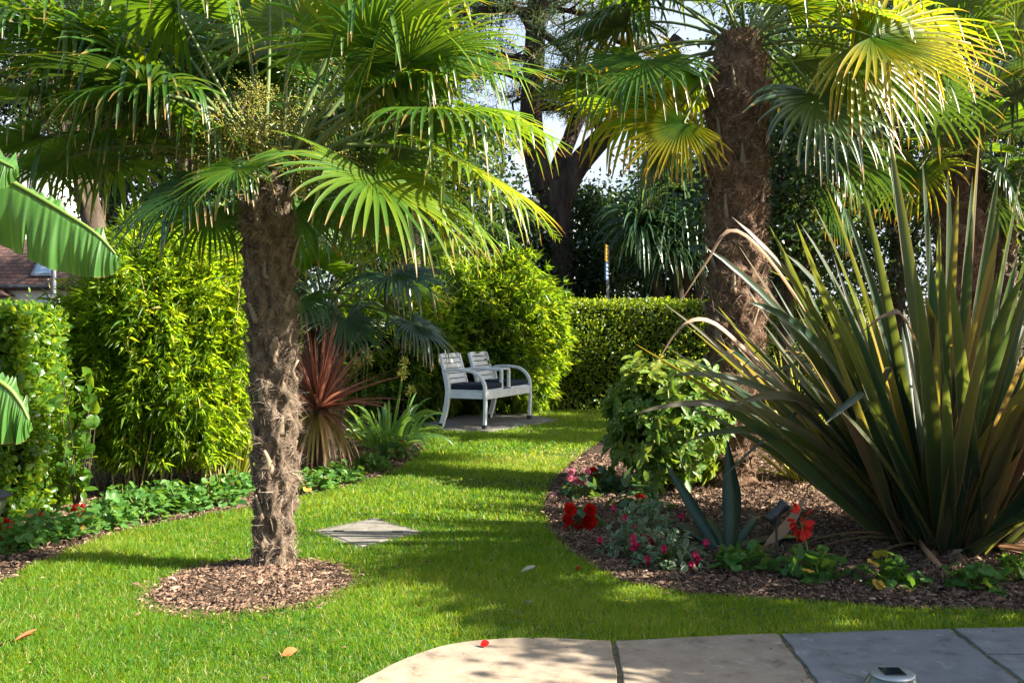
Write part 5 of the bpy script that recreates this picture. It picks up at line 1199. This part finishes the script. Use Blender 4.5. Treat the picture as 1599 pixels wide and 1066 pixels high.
# ------------------------------------------------------------------ buildings and street furniture beyond
def house():
    d = 26.0; s = d / FPX
    def X(px): return W(px, 0, d)[0]
    def Z(py, dd=d): return W(0, py, dd)[2]
    t = thing('house', 'white rendered house with a dark clay tiled roof and skylight beyond the left hedge', 'house', (X(0), d + 3, 0))
    m = MB(); box(m, (X(-90), d + 3.2, Z(446) / 2), (9.4, 6, Z(446))); m.build('wall', M['render'], t, False)
    e = np.array([X(-400), d - .05, Z(447)]); f = np.array([X(205), d - .05, Z(447)]); rise = np.array([0, 1.15, 1.32])
    m = MB(); q = [e, f, f + rise - [.0, 0, 0], e + rise]; th_ = np.array([0, .04, -.10])
    m.add(np.array(q + [x + th_ for x in q]), np.array([[0, 1, 2, 3], [7, 6, 5, 4], [0, 4, 5, 1], [1, 5, 6, 2], [2, 6, 7, 3], [3, 7, 4, 0]])); r = m.build('roof', M['tile'], t, False)
    u = nz(rise); nrm = np.array([0, -u[2], u[1]]); axm = np.array([[1, 0, 0], u, nrm])
    c = np.array([X(60), 0, 0]); k = (Z(420, d + .45) - Z(447)) / rise[2]; c = e + rise * k; c[0] = X(61)
    m = MB(); box(m, c + nrm * .03, (.56, .62, .08), axm); sk = m.build('skylight', M['grey_metal'], t, False)
    m = MB(); box(m, c + nrm * .075, (.44, .48, .012), axm); o = m.build('pane', M['skyglass'], sk, False); o.location = (0, 0, 0)
    m = MB(); box(m, ((X(-400) + X(205)) / 2, d + 1.5, Z(396, d + 1.15) + .02), (X(205) - X(-400), .8, .06)); m.build('flat_roof', M['grey_metal'], t, False)
    m = MB(); tube(m, [(X(-400), d - .12, Z(448)), (X(205), d - .12, Z(448))], .055, 8); m.build('gutter', M['brush'], t)
    m = MB(); box(m, (X(84), d - .015, Z(452) - .8), (.07, .05, 1.6)); m.build('downpipe', M['brush'], t)
    gx = X(-14); m = MB()   # gable end facing left part of the view
    m.add(np.array([[gx - 2.2, d - .5, Z(478)], [gx + .55, d - .5, Z(462)], [gx - .9, d - .5, Z(405)], [gx - 2.2, d + .6, Z(478)], [gx + .55, d + .6, Z(462)], [gx - .9, d + .6, Z(405)]]), [np.array([[0, 1, 2], [5, 4, 3]]), np.array([[0, 3, 4, 1], [1, 4, 5, 2], [2, 5, 3, 0]])]); m.build('gable', M['tile'], t, False)
    d2 = 40.0; t2 = thing('house', 'distant red roofed house glimpsed between the palm fronds at the upper left', 'house', (W(30, 0, d2)[0], d2, 0))
    zb = W(0, 262, d2)[2]; zt = W(0, 228, d2)[2]; xx = W(10, 0, d2)[0]
    m = MB(); box(m, (xx, d2 + 3, zb / 2), (4.2, 6, zb)); m.build('wall', M['render'], t2, False)
    m = MB(); m.add(np.array([[xx - 2.4, d2 - .2, zb], [xx + 2.4, d2 - .2, zb], [xx + 2.0, d2 + 3, zt + .2], [xx - 2.0, d2 + 3, zt + .2], [xx - 2.4, d2 + 6.2, zb], [xx + 2.4, d2 + 6.2, zb]]), [np.array([[0, 1, 2, 3], [3, 2, 5, 4]]), np.array([[1, 5, 2], [4, 0, 3]])]); m.build('roof', M['tile'], t2, False)
    d3 = 42.0; x0, x1 = W(830, 0, d3)[0], W(985, 0, d3)[0]; zt = W(0, 318, d3)[2]
    t3 = thing('house', 'pale building showing through gaps in the trees below the forked pine', 'house', ((x0 + x1) / 2, d3 + 3, 0))
    m = MB(); box(m, ((x0 + x1) / 2, d3 + 3, zt / 2), (x1 - x0, 6, zt)); m.build('wall', M['render'], t3, False)
    m = MB(); box(m, ((x0 + x1) / 2, d3 + 3, zt + .12), (x1 - x0 + .5, 6.5, .22)); m.build('roof', M['grey_metal'], t3, False)
    for px in (862, 905, 948):
        m = MB(); box(m, (W(px, 0, d3)[0], d3 - .02, W(0, 392, d3)[2]), (.9, .08, 1.2)); wf = m.build('window', M['pale'], t3, False)
        m = MB(); box(m, (W(px, 0, d3)[0], d3 - .065, W(0, 392, d3)[2]), (.74, .03, 1.04)); o = m.build('pane', M['skyglass'], wf, False); o.location = (0, 0, 0)
house()

def street():
    d = 22.0; x = W(84, 0, d)[0]; b = np.array([x, d, 0])
    t = thing('road_sign_post', 'grey post with a small pale road sign in front of the white house', 'road sign', b)
    zt = W(0, 400, d)[2]; m = MB(); tube(m, [b, b + UP * zt], .05, 12); m.build('post', M['grey_metal'], t)
    c = W(78, 466, d - .07); m = MB(); box(m, c, (.42, .02, .16)); sg = m.build('sign_plate', M['pale'], t, False)
    m = MB(); box(m, c - np.array([0, .014, 0]), (.34, .006, .055)); o = m.build('sign_lettering', M['grey_metal'], sg, False); o.location = (0, 0, 0)
    d = 15.5; x = W(948, 0, d)[0] + .01; b = np.array([x, d, 0]); t = thing('bus_stop_post', 'slim grey bus stop post with a yellow over blue flag seen edge on', 'bus stop', b)
    zt = W(0, 383, d)[2]; m = MB(); box(m, b + UP * zt / 2, (.045, .045, zt)); m.build('post', M['grey_metal'], t, False)
    a = R_(79); axm = np.array([[-math.cos(a), -math.sin(a), 0], [math.sin(a), -math.cos(a), 0], [0, 0, 1]])
    for nm, y0, y1, mat, mk in (('route_panel', 384, 410, 'yellow', 'brush'), ('stop_panel', 411, 439, 'blue', 'pale')):
        za, zb = W(0, y1, d)[2], W(0, y0, d)[2]; c = b + axm[0] * .20 + UP * (za + zb) / 2; m = MB(); box(m, c, (.36, .02, zb - za - .004), axm); pn = m.build(nm, M[mat], t, False)
        m = MB()
        for k in range(4): box(m, c + axm[1] * .012 * (1 if axm[1][1] < 0 else -1) + UP * ((k - 1.5) * (zb - za) * .22), (.20, .006, .028), axm)
        o = m.build('panel_lettering', M[mk], pn, False); o.location = (0, 0, 0)
street()
